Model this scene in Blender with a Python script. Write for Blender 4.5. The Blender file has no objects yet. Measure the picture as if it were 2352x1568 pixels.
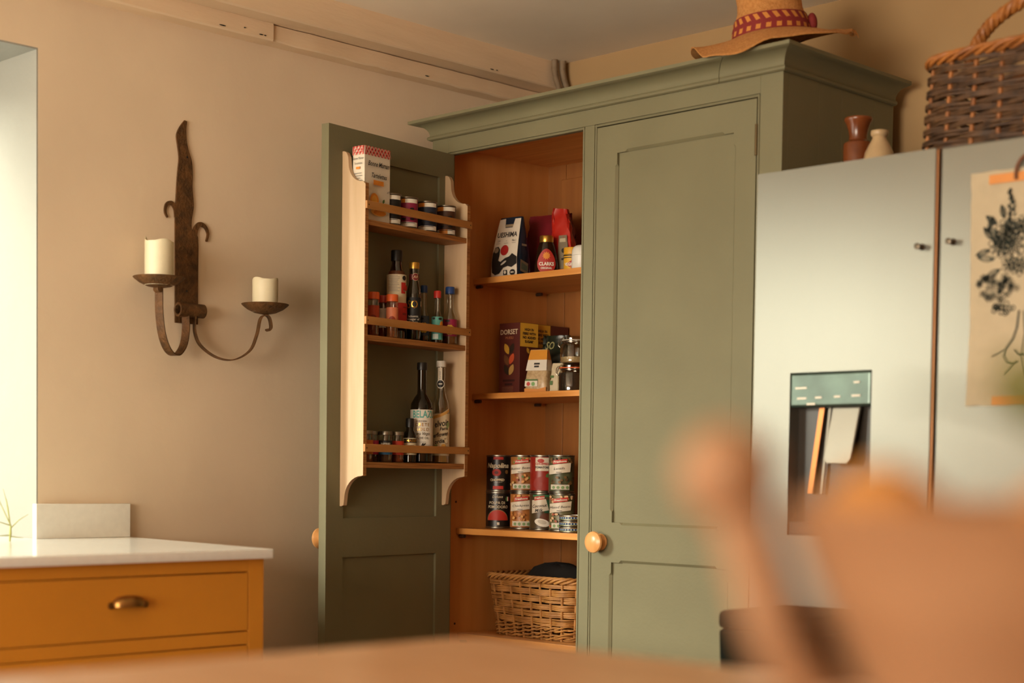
import bpy, bmesh, math, random
from mathutils import Vector, Matrix
R = math.radians
random.seed(7)
sc = bpy.context.scene
COL = sc.collection

# ------------------------------------------------------------------ camera, world, light, exposure
H = 1.085                                   # camera height above the floor
cam_d = bpy.data.cameras.new('camera'); cam = bpy.data.objects.new('camera', cam_d); COL.objects.link(cam)
cam_d.sensor_width = 36.0; cam_d.lens = 3696 * 36 / 2352
cam_d.shift_y = 459 / 2352
cam_d.clip_start = 0.02
yaw, pit, rol = R(44.59), R(-2.41), R(0.73)
cam.location = (0, 0, H)
cam.matrix_world = Matrix.Translation((0, 0, H)) @ Matrix.Rotation(yaw, 4, 'Z') @ Matrix.Rotation(pit + math.pi / 2, 4, 'X') @ Matrix.Rotation(rol, 4, 'Z')
cam_d.dof.use_dof = True; cam_d.dof.focus_distance = 4.45; cam_d.dof.aperture_fstop = 2.0
sc.camera = cam

w = bpy.data.worlds.new('world'); sc.world = w; w.use_nodes = True
w.node_tree.nodes['Background'].inputs[0].default_value = (0.9, 0.97, 1.0, 1)
w.node_tree.nodes['Background'].inputs[1].default_value = 2.2

def area(name, loc, rot, sx, sy, power, col):
    l = bpy.data.lights.new(name, 'AREA'); l.shape = 'RECTANGLE'; l.size = sx; l.size_y = sy
    l.energy = power; l.color = col
    o = bpy.data.objects.new(name, l); COL.objects.link(o); o.location = loc; o.rotation_euler = rot
    return o
def aim(o, to):
    o.rotation_euler = (Vector(to) - o.location).to_track_quat('-Z', 'Y').to_euler(); return o
# bright sky outside the long window of the left wall, and an added warm fill behind the camera
aim(area('daylight_window', (-5.25, -3.4, 3.1), (0, 0, 0), 1.7, 1.7, 1380, (0.95, 0.98, 0.98)), (-2.9, 3.2, 1.2))
aim(area('daylight_door', (-1.4, -3.7, 1.4), (0, 0, 0), 3.0, 1.9, 180, (1.0, 0.82, 0.60)), (-2.6, 2.4, 1.3))  # added warm fill behind the camera, not a door

vs = sc.view_settings
vs.view_transform = 'Standard'; vs.look = 'None'; vs.gamma = 1.0; vs.use_curve_mapping = False
vs.exposure = 0.75
try:
    sc.cycles.use_denoising = True
    sc.cycles.max_bounces = 10; sc.cycles.diffuse_bounces = 6; sc.cycles.sample_clamp_indirect = 6
except Exception: pass

# ------------------------------------------------------------------ materials
def lin(h):
    if not isinstance(h, str): return tuple(h) + (1,)
    h = h.lstrip('#'); o = []
    for i in (0, 2, 4):
        c = int(h[i:i + 2], 16) / 255
        o.append(c / 12.92 if c <= 0.04045 else ((c + 0.055) / 1.055) ** 2.4)
    return tuple(o) + (1,)
MATS = {}
def mat(name, col, rough=0.5, metal=0.0, var=0.08, scale=12.0, bump=0.0, bscale=80.0, stretch=(1, 1, 1), spec=0.5, col2=None, aniso=0.0):
    if name in MATS: return MATS[name]
    m = bpy.data.materials.new(name); m.use_nodes = True; nt = m.node_tree; b = nt.nodes['Principled BSDF']
    b.inputs['Roughness'].default_value = rough; b.inputs['Metallic'].default_value = metal
    b.inputs['Specular IOR Level'].default_value = spec
    if aniso: b.inputs['Anisotropic'].default_value = aniso
    c = lin(col)
    tc = nt.nodes.new('ShaderNodeTexCoord'); mp = nt.nodes.new('ShaderNodeMapping'); mp.inputs['Scale'].default_value = stretch
    nt.links.new(tc.outputs['Object'], mp.inputs['Vector'])
    if var or col2:
        n = nt.nodes.new('ShaderNodeTexNoise'); n.inputs['Scale'].default_value = scale; n.inputs['Detail'].default_value = 6
        nt.links.new(mp.outputs[0], n.inputs['Vector'])
        cr = nt.nodes.new('ShaderNodeValToRGB'); cr.color_ramp.elements[0].position = 0.3; cr.color_ramp.elements[1].position = 0.7
        lo = lin(col2) if col2 else tuple(x * (1 - var) for x in c[:3]) + (1,)
        hi = c if col2 else tuple(min(1, x * (1 + var)) for x in c[:3]) + (1,)
        cr.color_ramp.elements[0].color = lo; cr.color_ramp.elements[1].color = hi
        nt.links.new(n.outputs['Fac'], cr.inputs[0]); nt.links.new(cr.outputs[0], b.inputs['Base Color'])
    else:
        b.inputs['Base Color'].default_value = c
    if bump:
        n2 = nt.nodes.new('ShaderNodeTexNoise'); n2.inputs['Scale'].default_value = bscale; n2.inputs['Detail'].default_value = 5
        nt.links.new(mp.outputs[0], n2.inputs['Vector'])
        bp = nt.nodes.new('ShaderNodeBump'); bp.inputs['Strength'].default_value = bump; bp.inputs['Distance'].default_value = 0.01
        nt.links.new(n2.outputs['Fac'], bp.inputs['Height']); nt.links.new(bp.outputs[0], b.inputs['Normal'])
    MATS[name] = m
    return m
def glass(name, tint, gloss=0.12, dark=0.9):
    m = bpy.data.materials.new(name); m.use_nodes = True; nt = m.node_tree; nt.nodes.remove(nt.nodes['Principled BSDF'])
    out = nt.nodes['Material Output']
    t = nt.nodes.new('ShaderNodeBsdfTransparent'); t.inputs[0].default_value = lin(tint)
    g = nt.nodes.new('ShaderNodeBsdfGlossy'); g.inputs['Roughness'].default_value = 0.06
    lw = nt.nodes.new('ShaderNodeLayerWeight'); lw.inputs['Blend'].default_value = 0.25
    ma = nt.nodes.new('ShaderNodeMath'); ma.operation = 'MULTIPLY_ADD'; ma.inputs[1].default_value = 0.5; ma.inputs[2].default_value = gloss
    mx = nt.nodes.new('ShaderNodeMixShader')
    nt.links.new(lw.outputs['Facing'], ma.inputs[0]); nt.links.new(ma.outputs[0], mx.inputs[0])
    nt.links.new(t.outputs[0], mx.inputs[1]); nt.links.new(g.outputs[0], mx.inputs[2]); nt.links.new(mx.outputs[0], out.inputs['Surface'])
    MATS[name] = m
    return m
def plain(col, rough=0.55, metal=0.0):
    return mat('paint_%s_%d_%d' % (col.lstrip('#'), rough * 100, metal * 100), col, rough, metal, var=0.04, scale=40)

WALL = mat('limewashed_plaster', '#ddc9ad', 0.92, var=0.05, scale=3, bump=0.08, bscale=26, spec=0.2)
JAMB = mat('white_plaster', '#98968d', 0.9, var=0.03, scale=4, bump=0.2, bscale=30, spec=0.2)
CEIL = mat('ceiling_plaster', '#f2e7d3', 0.95, var=0.05, scale=2.5, bump=0.1, bscale=18, spec=0.1)
BEAM = mat('painted_beam', '#e2c9a8', 0.8, var=0.10, scale=5, bump=0.4, bscale=30, stretch=(1, .2, 1), spec=0.3)
FLOOR = mat('terracotta_floor', '#855f43', 0.7, var=0.15, scale=4, bump=0.1)
SAGE = mat('sage_green_paint', '#747055', 0.6, var=0.05, scale=6, bump=0.05, bscale=120, spec=0.35)
GROOVE = mat('dark_gap', '#2a2415', 0.9, var=0)
PINE = mat('golden_pine', '#cf8f4c', 0.5, col2='#c07f3c', scale=5, stretch=(5, 5, 0.4), bump=0.04)
PINEB = mat('aged_pine_back', '#9a622c', 0.55, col2='#875222', scale=5, stretch=(5, 5, 0.4), bump=0.04)  # same pine as the lining, shade at the back put into the colour
PINEH = mat('golden_pine_shelf', '#d6964f', 0.4, col2='#bd7a36', scale=9, stretch=(0.5, 6, 6), bump=0.04)
BIRCH = mat('birch_plywood', '#c8ac8a', 0.5, col2='#bda07c', scale=10, stretch=(5, 5, 0.5), bump=0.02)
PLY = mat('plywood_edge', '#b47c42', 0.55, col2='#7d4d22', scale=55, stretch=(.15, .15, 4.5))
RAILW = mat('rail_pine', '#b98348', 0.5, col2='#a36e34', scale=12, stretch=(4, .5, 4))
KNOBW = mat('turned_beech', '#dfa76c', 0.28, col2='#cf9355', scale=14, stretch=(4, 1, 1))
IRON = mat('rusted_iron', '#6d4822', 0.62, metal=0.2, col2='#432c10', scale=45, bump=0.35, bscale=130)
WAX = mat('candle_wax', '#ded4b4', 0.5, var=0.06, scale=14, bump=0.08, bscale=50)
QUARTZ = mat('white_quartz_worktop', '#eeeee8', 0.16, var=0.03, scale=60)
UPST = mat('grey_quartz_upstand', '#e2dfd4', 0.35, var=0.03, scale=60)
MUSTARD = mat('mustard_yellow_paint', '#c98420', 0.6, var=0.05, scale=6, bump=0.04, bscale=150)
BRASS = mat('aged_brass', '#a5793f', 0.35, metal=0.85, col2='#6b4a22', scale=40)
STEEL = mat('brushed_steel', '#807f76', 0.34, metal=0.66, var=0.015, scale=2, stretch=(3, 1, .3))
STRAW = mat('woven_straw', '#d99b58', 0.8, col2='#bd7c3a', scale=150, bump=0.7, bscale=420)
WICKER_L = mat('pale_wicker', '#bf8848', 0.55, col2='#8f5d2a', scale=26, bump=0.15, bscale=200)
WICKER_D = mat('brown_wicker', '#644527', 0.6, col2='#301d0e', scale=30, bump=0.15, bscale=200)
WICKER_O = mat('honey_wicker', '#b06f30', 0.5, col2='#7d481a', scale=26, bump=0.15)
OAK = mat('oak_table', '#cfa67e', 0.34, col2='#bd9064', scale=6, stretch=(1, 6, 1))
BOWLW = mat('carved_bowl_wood', '#a07a58', 0.6, col2='#896344', scale=6, stretch=(1, 1, 3))
BLACKM = mat('black_plastic', '#12110f', 0.4, var=0)
SILVERM = mat('tin_metal', '#8f897d', 0.36, metal=1.0, var=0.03)
GOLDM = mat('gold_foil', '#d0a24c', 0.3, metal=0.9, var=0.03)
PIPE = mat('old_painted_pipe', '#8f7b62', 0.7, col2='#6d5a43', scale=25, bump=0.4)
GLASS_C = glass('clear_glass', '#f0efe6'); GLASS_B = glass('brown_glass', '#8a5a2a', 0.1); GLASS_G = glass('olive_glass', '#8d8a5a', 0.1)
DARKGL = mat('dark_bottle_glass', '#1a140b', 0.08, var=0); GREENGL = mat('dark_green_glass', '#232515', 0.08, var=0)
W_ = plain('#e8e2d2'); K_ = plain('#1a1714'); RED_ = plain('#b3231a'); CREAM_ = plain('#dccfae')

# ------------------------------------------------------------------ mesh helpers
class MB:
    def __init__(s, T=None): s.v = []; s.f = []; s.T = T or Matrix.Identity(4)
    def add(s, vs_, fs):
        o = len(s.v); s.v += [tuple(s.T @ Vector(p)) for p in vs_]; s.f += [tuple(i + o for i in f) for f in fs]; return s
    def box(s, x0, x1, y0, y1, z0, z1):
        return s.add([(x0, y0, z0), (x1, y0, z0), (x1, y1, z0), (x0, y1, z0), (x0, y0, z1), (x1, y0, z1), (x1, y1, z1), (x0, y1, z1)],
                     [(0, 3, 2, 1), (4, 5, 6, 7), (0, 1, 5, 4), (1, 2, 6, 5), (2, 3, 7, 6), (3, 0, 4, 7)])
    def loft(s, secs, cap=True, close=False):
        n = len(secs[0]); vs_ = [p for q in secs for p in q]; fs = []
        m = len(secs)
        for i in range(m if close else m - 1):
            a, b = i * n, ((i + 1) % m) * n
            for j in range(n):
                k = (j + 1) % n; fs.append((a + j, a + k, b + k, b + j))
        if cap and not close: fs += [tuple(range(n - 1, -1, -1)), tuple(range((m - 1) * n, m * n))]
        return s.add(vs_, fs)
    def lathe(s, c, prof, n=28, axis='z', capb=True, capt=True):
        secs = []
        for r, h in prof:
            q = []
            for i in range(n):
                a = 2 * math.pi * i / n; x, y = r * math.cos(a), r * math.sin(a)
                q.append((c[0] + x, c[1] + y, c[2] + h) if axis == 'z' else (c[0] + x, c[1] - h, c[2] + y) if axis == 'y' else (c[0] + h, c[1] + x, c[2] + y))
            secs.append(q)
        if not (capb and capt):
            n_ = n; vs_ = [p for q in secs for p in q]; fs = []
            for i in range(len(secs) - 1):
                for j in range(n): k = (j + 1) % n; fs.append((i * n + j, i * n + k, (i + 1) * n + k, (i + 1) * n + j))
            if capb: fs.append(tuple(range(n - 1, -1, -1)))
            if capt: fs.append(tuple(range((len(secs) - 1) * n, len(secs) * n)))
            return s.add(vs_, fs)
        return s.loft(secs)
    def tube(s, path, r, n=7, closed=False, flat=None, up=None):
        P = [Vector(p) for p in path]; m = len(P); secs = []; prev = None
        for i in range(m):
            t = (P[(i + 1) % m] - P[i - 1]) if closed else (P[min(i + 1, m - 1)] - P[max(i - 1, 0)])
            if t.length < 1e-9: t = Vector((0, 0, 1))
            t.normalize()
            if up is not None: a = Vector(up[i] if isinstance(up, list) else up)
            else: a = prev if prev is not None else (Vector((0, 0, 1)) if abs(t.z) < 0.9 else Vector((1, 0, 0)))
            e1 = a - t * a.dot(t)
            if e1.length < 1e-6: e1 = t.orthogonal()
            e1.normalize(); prev = e1; e2 = t.cross(e1)
            rr = r[i] if isinstance(r, (list, tuple)) else r
            if flat: secs.append([tuple(P[i] + e1 * a_ + e2 * b_) for a_, b_ in ((-flat[0], -flat[1]), (flat[0], -flat[1]), (flat[0], flat[1]), (-flat[0], flat[1]))])
            else: secs.append([tuple(P[i] + (e1 * math.cos(2 * math.pi * k / n) + e2 * math.sin(2 * math.pi * k / n)) * rr) for k in range(n)])
        return s.loft(secs, cap=not closed, close=closed)
    def prism(s, poly, f0, f1):
        """poly: 2-D outline (any shape); f0, f1 map a 2-D point to the two faces."""
        n = len(poly); vs_ = [f0(*p) for p in poly] + [f1(*p) for p in poly]
        return s.add(vs_, [tuple(range(n - 1, -1, -1)), tuple(range(n, 2 * n))] + [(i, (i + 1) % n, (i + 1) % n + n, i + n) for i in range(n)])
    def ball(s, c, r, nu=14, nv=10, sq=(1, 1, 1)):
        prof = [(max(1e-4, r * math.sin(math.pi * i / nv)), -r * math.cos(math.pi * i / nv)) for i in range(nv + 1)]
        secs = [[(c[0] + a * math.cos(2 * math.pi * k / nu) * sq[0], c[1] + a * math.sin(2 * math.pi * k / nu) * sq[1], c[2] + h * sq[2]) for k in range(nu)] for a, h in prof]
        return s.loft(secs)
LOC = {}
def link(o, parent=None):
    COL.objects.link(o)
    if parent is not None:
        o.parent = parent
        o.matrix_parent_inverse = Matrix.Translation(-Vector(LOC.get(parent.name, (0, 0, 0))))
    return o
def obj(name, mb, m, parent=None, bevel=0.0, smooth=38, seg=2):
    if bevel: smooth = min(smooth, 40 / seg)
    me = bpy.data.meshes.new(name); me.from_pydata(mb.v, [], mb.f); me.validate()
    bm = bmesh.new(); bm.from_mesh(me); bmesh.ops.recalc_face_normals(bm, faces=bm.faces)
    if bevel:
        es = [e for e in bm.edges if len(e.link_faces) == 2 and e.calc_face_angle(0) > R(30)]
        bmesh.ops.bevel(bm, geom=es, offset=bevel, segments=seg, profile=0.5, affect='EDGES', clamp_overlap=True)
    for f in bm.faces: f.smooth = True
    bm.to_mesh(me); bm.free()
    me.set_sharp_from_angle(angle=R(smooth))
    me.materials.append(m)
    o = bpy.data.objects.new(name, me)
    return link(o, parent)
def tag(o, label=None, cat=None, group=None, kind=None):
    if label: o['label'] = label
    if cat: o['category'] = cat
    if group: o['group'] = group
    if kind: o['kind'] = kind
    return o
def thing(name, label, cat, loc, group=None):
    o = bpy.data.objects.new(name, None); o.empty_display_size = 0.05; o.location = loc; COL.objects.link(o)
    LOC[o.name] = tuple(loc)
    return tag(o, label, cat, group)
def struct(name, mb, m, parent=None, bevel=0, **k):
    o = obj(name, mb, m, parent, bevel, **k)
    if parent is None: o['kind'] = 'structure'
    return o

# flat print and lettering laid on a surface through a map (x, z, lift) -> point
def text2d(s, size, shear=0.0, align='CENTER', bold=0.0, space=1.0):
    c = bpy.data.curves.new('lettering', 'FONT'); c.body = s; c.size = size; c.shear = shear; c.align_x = align; c.align_y = 'CENTER'
    c.resolution_u = 2; c.offset = bold; c.space_character = space
    o = bpy.data.objects.new('lettering', c); me = bpy.data.meshes.new_from_object(o)
    vs_ = [(v.co.x, v.co.y) for v in me.vertices]; fs = [tuple(p.vertices) for p in me.polygons]
    bpy.data.objects.remove(o); bpy.data.curves.remove(c); bpy.data.meshes.remove(me)
    return vs_, fs
class Deco:
    def __init__(s, fn, lift=0.0005): s.fn = fn; s.parts = {}; s.e = lift; s.join = False
    def _mb(s, m, nm):
        key = (nm, m.name, 'joined') if s.join else (nm, m.name, len(s.parts))
        return s.parts.setdefault(key, (nm, m, MB()))[2]
    def raw(s, pts, fs, m, nm='print'):
        s._mb(m, nm).add([s.fn(x, z, s.e) for x, z in pts], fs); s.e += 0.00022
    def text(s, t, size, x, z, m, shear=0.0, align='CENTER', bold=0.0, sx=1.0, rot=0.0, space=1.0):
        v, f = text2d(t, size, shear, align, bold, space); ca, sa = math.cos(rot), math.sin(rot)
        s.raw([(x + (a * sx) * ca - b * sa, z + (a * sx) * sa + b * ca) for a, b in v], f, m, 'lettering')
    def rect(s, x0, x1, z0, z1, m, n=8):
        p = []; f = []
        for i in range(n + 1): x = x0 + (x1 - x0) * i / n; p += [(x, z0), (x, z1)]
        for i in range(n): f.append((2 * i, 2 * i + 2, 2 * i + 3, 2 * i + 1))
        s.raw(p, f, m)
    def quad(s, pts, m, step=0.007):
        bm = bmesh.new(); bm.faces.new([bm.verts.new((a, b, 0)) for a, b in pts]); bmesh.ops.triangulate(bm, faces=bm.faces[:])
        for ax in (0, 1):
            lo = min(p[ax] for p in pts); hi = max(p[ax] for p in pts); k = int((hi - lo) / step)
            for i in range(1, k + 1):
                no = (1, 0, 0) if ax == 0 else (0, 1, 0); co = [0, 0, 0]; co[ax] = lo + (hi - lo) * i / (k + 1)
                bmesh.ops.bisect_plane(bm, geom=bm.verts[:] + bm.edges[:] + bm.faces[:], plane_co=co, plane_no=no)
        bm.verts.index_update(); v = [(q.co.x, q.co.y) for q in bm.verts]; f = [tuple(q.index for q in fc.verts) for fc in bm.faces]; bm.free()
        s.raw(v, f, m)
    def ell(s, x, z, rx, rz, m, rot=0.0, n=20, hole=0.0, a0=0.0, a1=2 * math.pi):
        ca, sa = math.cos(rot), math.sin(rot); p = []; f = []
        qs = (hole, 1.0) if hole else (0.02, 0.35, 0.7, 1.0)
        for q in qs:
            for i in range(n + 1):
                a = a0 + (a1 - a0) * i / n; u, v = rx * q * math.cos(a), rz * q * math.sin(a); p.append((x + u * ca - v * sa, z + u * sa + v * ca))
        for k in range(len(qs) - 1):
            for i in range(n): b_ = k * (n + 1); f.append((b_ + i, b_ + i + 1, b_ + n + 2 + i, b_ + n + 1 + i))
        s.raw(p, f, m)
    def leaf(s, x, z, L, wd, rot, m, hole=False):
        n = 8; up = []; dn = []
        for i in range(n + 1):
            t = i / n; h = wd * math.sin(math.pi * t) ** 0.8
            up.append((t * L, h)); dn.append((t * L, -h))
        ca, sa = math.cos(rot), math.sin(rot); pts = up + dn; f = [(i, i + 1, n + 2 + i, n + 1 + i) for i in range(n)]
        s.raw([(x + a * ca - b * sa, z + a * sa + b * ca) for a, b in pts], f, m)
    def line(s, pts, wd, m):
        p = []; f = []
        for i, (x, z) in enumerate(pts):
            a = pts[max(0, i - 1)]; b = pts[min(len(pts) - 1, i + 1)]; dx, dz = b[0] - a[0], b[1] - a[1]; l = math.hypot(dx, dz) or 1
            p += [(x - dz / l * wd / 2, z + dx / l * wd / 2), (x + dz / l * wd / 2, z - dx / l * wd / 2)]
        for i in range(len(pts) - 1): f.append((2 * i, 2 * i + 1, 2 * i + 3, 2 * i + 2))
        s.raw(p, f, m)
    def done(s, parent):
        for key, (nm, m, mb) in s.parts.items():
            o = obj(nm, mb, m, parent)
            if key[2] == 'joined': o['kind'] = 'stuff'          # fine repeated print, too small to pick apart
def cyl_map(cx, cy, z0, r, phi):
    return lambda x, z, e: (cx + (r + e) * math.cos(phi + x / r), cy + (r + e) * math.sin(phi + x / r), z0 + z)
def cone_map(cx, cy, z0, r0, r1, h, phi):
    def fn(x, z, e):
        r = r0 + (r1 - r0) * z / h
        return (cx + (r + e) * math.cos(phi + x / r0), cy + (r + e) * math.sin(phi + x / r0), z0 + z)
    return fn
def plane_map(o, ex, ez, n):
    o, ex, ez, n = Vector(o), Vector(ex), Vector(ez), Vector(n)
    return lambda x, z, e: tuple(o + ex * x + ez * z + n * e)
def facing(x, y): return math.atan2(-y, -x)          # direction from a shelf spot out into the room

# ------------------------------------------------------------------ the room
XW, YB, ZC = -3.62, 3.75, 2.375
XR, YF = 2.4, -3.2
struct('floor', MB().box(XW - .4, XR, YF, YB + .2, -0.1, 0), FLOOR)
struct('ceiling', MB().box(XW - .4, XR, YF, YB + .2, ZC, ZC + 0.1), CEIL)
# left wall with the long window opening
W1 = (-1.0, 2.005); ZS, ZH = 0.889, 2.107
m = MB()
for y0, y1, z0, z1 in ((YF, W1[0], 0, ZC), (W1[1], YB, 0, ZC), (W1[0], W1[1], 0, ZS), (W1[0], W1[1], ZH, ZC)):
    m.box(XW - .4, XW, y0, y1, z0, z1)
struct('wall_left', m, WALL)
# whitewashed lining of the window recess
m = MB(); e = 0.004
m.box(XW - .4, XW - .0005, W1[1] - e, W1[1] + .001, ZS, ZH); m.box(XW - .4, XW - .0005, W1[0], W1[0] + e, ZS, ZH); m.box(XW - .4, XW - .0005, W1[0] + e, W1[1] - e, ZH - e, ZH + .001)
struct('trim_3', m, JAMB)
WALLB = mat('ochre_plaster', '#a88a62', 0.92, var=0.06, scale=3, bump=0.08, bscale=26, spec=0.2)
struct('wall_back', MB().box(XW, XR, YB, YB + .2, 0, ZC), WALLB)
struct('wall_right', MB().box(XR, XR + .2, YF, YB + .2, 0, ZC), mat('terracotta_wash', '#a5744a', 0.9, var=0.05))
m = MB(); m.box(XW, -2.9, YF - .2, YF, 0, ZC); m.box(0.1, XR, YF - .2, YF, 0, ZC); m.box(-2.9, 0.1, YF - .2, YF, 2.15, ZC)
struct('wall_front', m, WALL)
WFR = plain('#dcd8cc', 0.4)
def window(n, y0, y1, z0, z1):
    x = XW - .36
    fr = MB(); t = 0.05
    for a, b, c, d in ((y0, y0 + t, z0, z1), (y1 - t, y1, z0, z1), (y0 + t, y1 - t, z0, z0 + t), (y0 + t, y1 - t, z1 - t, z1), ((y0 + y1) / 2 - .025, (y0 + y1) / 2 + .025, z0 + t, z1 - t)):
        fr.box(x, x + .05, a, b, c, d)
    fo = struct('window_%d' % n, fr, WFR)
    ym = (y0 + y1) / 2
    for a, b in ((y0 + t, ym - .025), (ym + .025, y1 - t)):
        obj('pane', MB().box(x + .02, x + .024, a, b, z0 + t, z1 - t), GLASS_C, fo)
window(1, W1[0] + .005, W1[1] - .005, 0.915, ZH - .005)

# ceiling beams along the left wall: slightly wandering edges
def beam(name, x1, z0, z1, y0, y1, sd, wob=0.002):
    rn = random.Random(sd); n = 26; secs = []
    for i in range(n + 1):
        y = y0 + (y1 - y0) * i / n; a = rn.uniform(-wob, wob); b = rn.uniform(-wob, wob)
        c = 0.004
        secs.append([(XW - .001, y, z0), (x1 - c + a, y, z0 + b), (x1 + a, y, z0 + c + b), (x1 + a, y, z1), (XW - .001, y, z1)])
    return struct(name, MB().loft(secs), BEAM)
tr1 = beam('trim_1', -3.50, 2.292, ZC + .001, YF + .001, YB - .001, 3)
tr2 = beam('trim_2', -3.565, 2.245, 2.2915, YF + .001, 2.672, 5)
tr4 = beam('trim_4', -3.5685, 2.246, 2.2895, 2.674, YB - .001, 8)
for tr, x, y, z, l in ((tr2, -3.5655, 2.506, 2.2535, .011), (tr2, -3.5655, 2.577, 2.262, .003), (tr2, -3.5655, 2.631, 2.2545, .007), (tr2, -3.5655, 2.644, 2.2545, .004), (tr4, -3.569, 3.236, 2.2555, .008), (tr1, -3.5008, 3.438, 2.301, .008), (tr1, -3.5008, 3.459, 2.302, .004)):
    obj('knot_crack', MB().ball((x + .0018, y, z), 1.0, 10, 6, (.0022, l, .0016)), GROOVE, tr)
# two old pipes dropping from the ceiling into the corner
for i, (x, y) in enumerate(((-3.482, 3.694), (-3.474, 3.722))):
    p = [(x, y, ZC + .001), (x, y, ZC - .03), (x + .004, y + .004, ZC - .06), (x + .02, y + .012, ZC - .11), (x + .03, y + .012, 2.2), (x + .03, y + .012, 0.0)]
    o = obj('pipe', MB().tube(p, 0.0095 + .001 * i, 10), PIPE)
    tag(o, ['painted old pipe in ceiling corner, the one nearer the beam', 'painted old pipe in ceiling corner, the one nearer the back wall'][i], 'pipe', 'old pipes in the corner')

# ------------------------------------------------------------------ the pantry cupboard
cb = thing('pantry_cupboard', 'tall sage green two-door pantry cupboard with left door open', 'cupboard', (-2.884, 3.445, 0))
FY = 3.2; CL, CR = -3.50, -2.268; CBK = 3.69; OT = 2.000; OB = 0.12
MLx, MRx = -2.9015, -2.8675          # mullion face
# carcass
obj('side_board', MB().box(CL, CL + .025, FY + .022, CBK, 0, 2.06), SAGE, cb)
ys = [FY + .022, 3.352, 3.452, 3.60, CBK]
for i in range(4):
    obj('side_board', MB().box(CR - .022, CR, ys[i] + (0.0007 if i else 0), ys[i + 1], 0, 2.06), SAGE, cb)
obj('interior_lining', MB().box(CL + .025, CL + .05, FY + .022, 3.64, .1, 2.05), PINE, cb)
obj('interior_lining', MB().box(-2.318, -2.292, FY + .022, 3.64, .1, 2.05), PINE, cb)
obj('partition', MB().box(-2.897, -2.872, FY + .022, 3.64, .1, 2.05), PINE, cb)
obj('interior_top', MB().box(CL + .05, -2.318, FY + .022, 3.64, 2.03, 2.05), PINEH, cb)
obj('cupboard_top', MB().box(CL, CR, FY, CBK, 2.08, 2.10), SAGE, cb)
bx = CL + .026
while bx < CR - .05:
    b2 = min(bx + .098, CR - .024)
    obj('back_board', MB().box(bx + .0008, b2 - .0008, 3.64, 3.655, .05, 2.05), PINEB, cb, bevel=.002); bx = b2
obj('back_sheet', MB().box(CL + .026, CR - .0225, 3.656, CBK - .001, 0, 2.08), SAGE, cb)
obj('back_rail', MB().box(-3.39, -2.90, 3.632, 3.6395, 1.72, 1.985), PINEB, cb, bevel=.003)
obj('plinth', MB().box(CL + .02, CR - .02, FY + .02, FY + .04, 0, .1), SAGE, cb)
# interior shelves with their pegs
PEG = mat('dark_peg', '#3a2413', 0.6, var=0)
for zt, yf, zthick in ((1.659, 3.322, .018), (1.320, 3.322, .017), (0.923, 3.263, .018), (0.612, 3.272, .02)):
    sh = obj('shelf', MB().box(CL + .051, -2.898, yf, 3.638, zt - zthick, zt), PINEH, cb, bevel=.0012)
    for px, py in ((CL + .066, yf + .012), (CL + .066, 3.59)):
        obj('peg', MB().lathe((px - .012, py, zt - zthick - .006), [(.005, 0), (.005, .022)], 10, 'x'), PEG, sh)
obj('shelf', MB().box(CL + .05, -2.318, FY + .03, 3.638, .1, .118), PINEH, cb)
for z in (1.0, 1.19, 1.5, 1.77, 0.64):          # peg holes along the front of the left lining
    obj('peg_hole', MB().lathe((CL + .0495, 3.262, z), [(.0035, 0), (.0035, .0012)], 10, 'x'), PEG, cb)
# face frame
def ff(x0, x1, z0, z1, nm): return obj(nm, MB().box(x0, x1, FY, FY + .022, z0, z1), SAGE, cb, bevel=.0008)
ff(CL, -3.4335, 0, 2.07, 'frame_stile'); ff(-2.3335, CR, 0, 2.07, 'frame_stile'); ff(MLx, MRx, .118, 2.0075, 'frame_mullion')
ff(-3.4333, -2.3337, 2.0077, 2.07, 'frame_rail'); ff(-3.4333, -2.3337, 0.03, .11, 'frame_rail')
# cock beads round both openings, sitting in a fine groove
def bead(x0, x1, z0, z1, parent):
    r = .0032; m_ = MB(); y = FY + .0022
    q = lambda a, b: m_.tube([a, b], r, 8)
    q((x0 - r, y, z0), (x0 - r, y, z1 + 2 * r)); q((x1 + r, y, z0), (x1 + r, y, z1 + 2 * r)); q((x0 - 2 * r, y, z1 + r), (x1 + 2 * r, y, z1 + r))
    m_.box(x0 - .0085, x0 - .001, FY + .004, FY + .02, z0, z1 + .008); m_.box(x1 + .001, x1 + .0085, FY + .004, FY + .02, z0, z1 + .008); m_.box(x0 - .006, x1 + .006, FY + .004, FY + .02, z1 + .001, z1 + .008)
    return obj('bead', m_, SAGE, parent)
LO = (-3.4255, -2.9095); RO = (-2.8595, -2.3415)
bead(LO[0], LO[1], OB, OT, cb); bead(RO[0], RO[1], OB, OT, cb)
# cornice: bead, cove and fillet mitred round three sides, front run split by a shrinkage crack
prof = [(0, 2.050), (.006, 2.0495), (.011, 2.052), (.0125, 2.056), (.011, 2.060), (.006, 2.0625)]
for i in range(9):
    t = i / 8 * math.pi / 2; prof.append((.006 + .038 * (1 - math.cos(t)), 2.064 + .030 * math.sin(t)))
prof += [(.048, 2.095), (.052, 2.0965), (.052, 2.105), (0, 2.105)]
def corn(pts):
    """pts: list of (corner base point, outward diagonal)"""
    return MB().loft([[(bx_ + dx * p, by_ + dy * p, z) for p, z in prof] for (bx_, by_), (dx, dy) in pts])
XS = -2.462
obj('cornice', corn([((CL, FY), (-1, -1)), ((XS, FY), (1, -1))]), SAGE, cb, smooth=30)
obj('cornice', corn([((XS + .0016, FY), (1, -1)), ((CR, FY), (1, -1))]), SAGE, cb, smooth=30)
obj('cornice', corn([((CR, FY), (1, -1)), ((CR, CBK), (1, 0))]), SAGE, cb, smooth=30)
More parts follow.
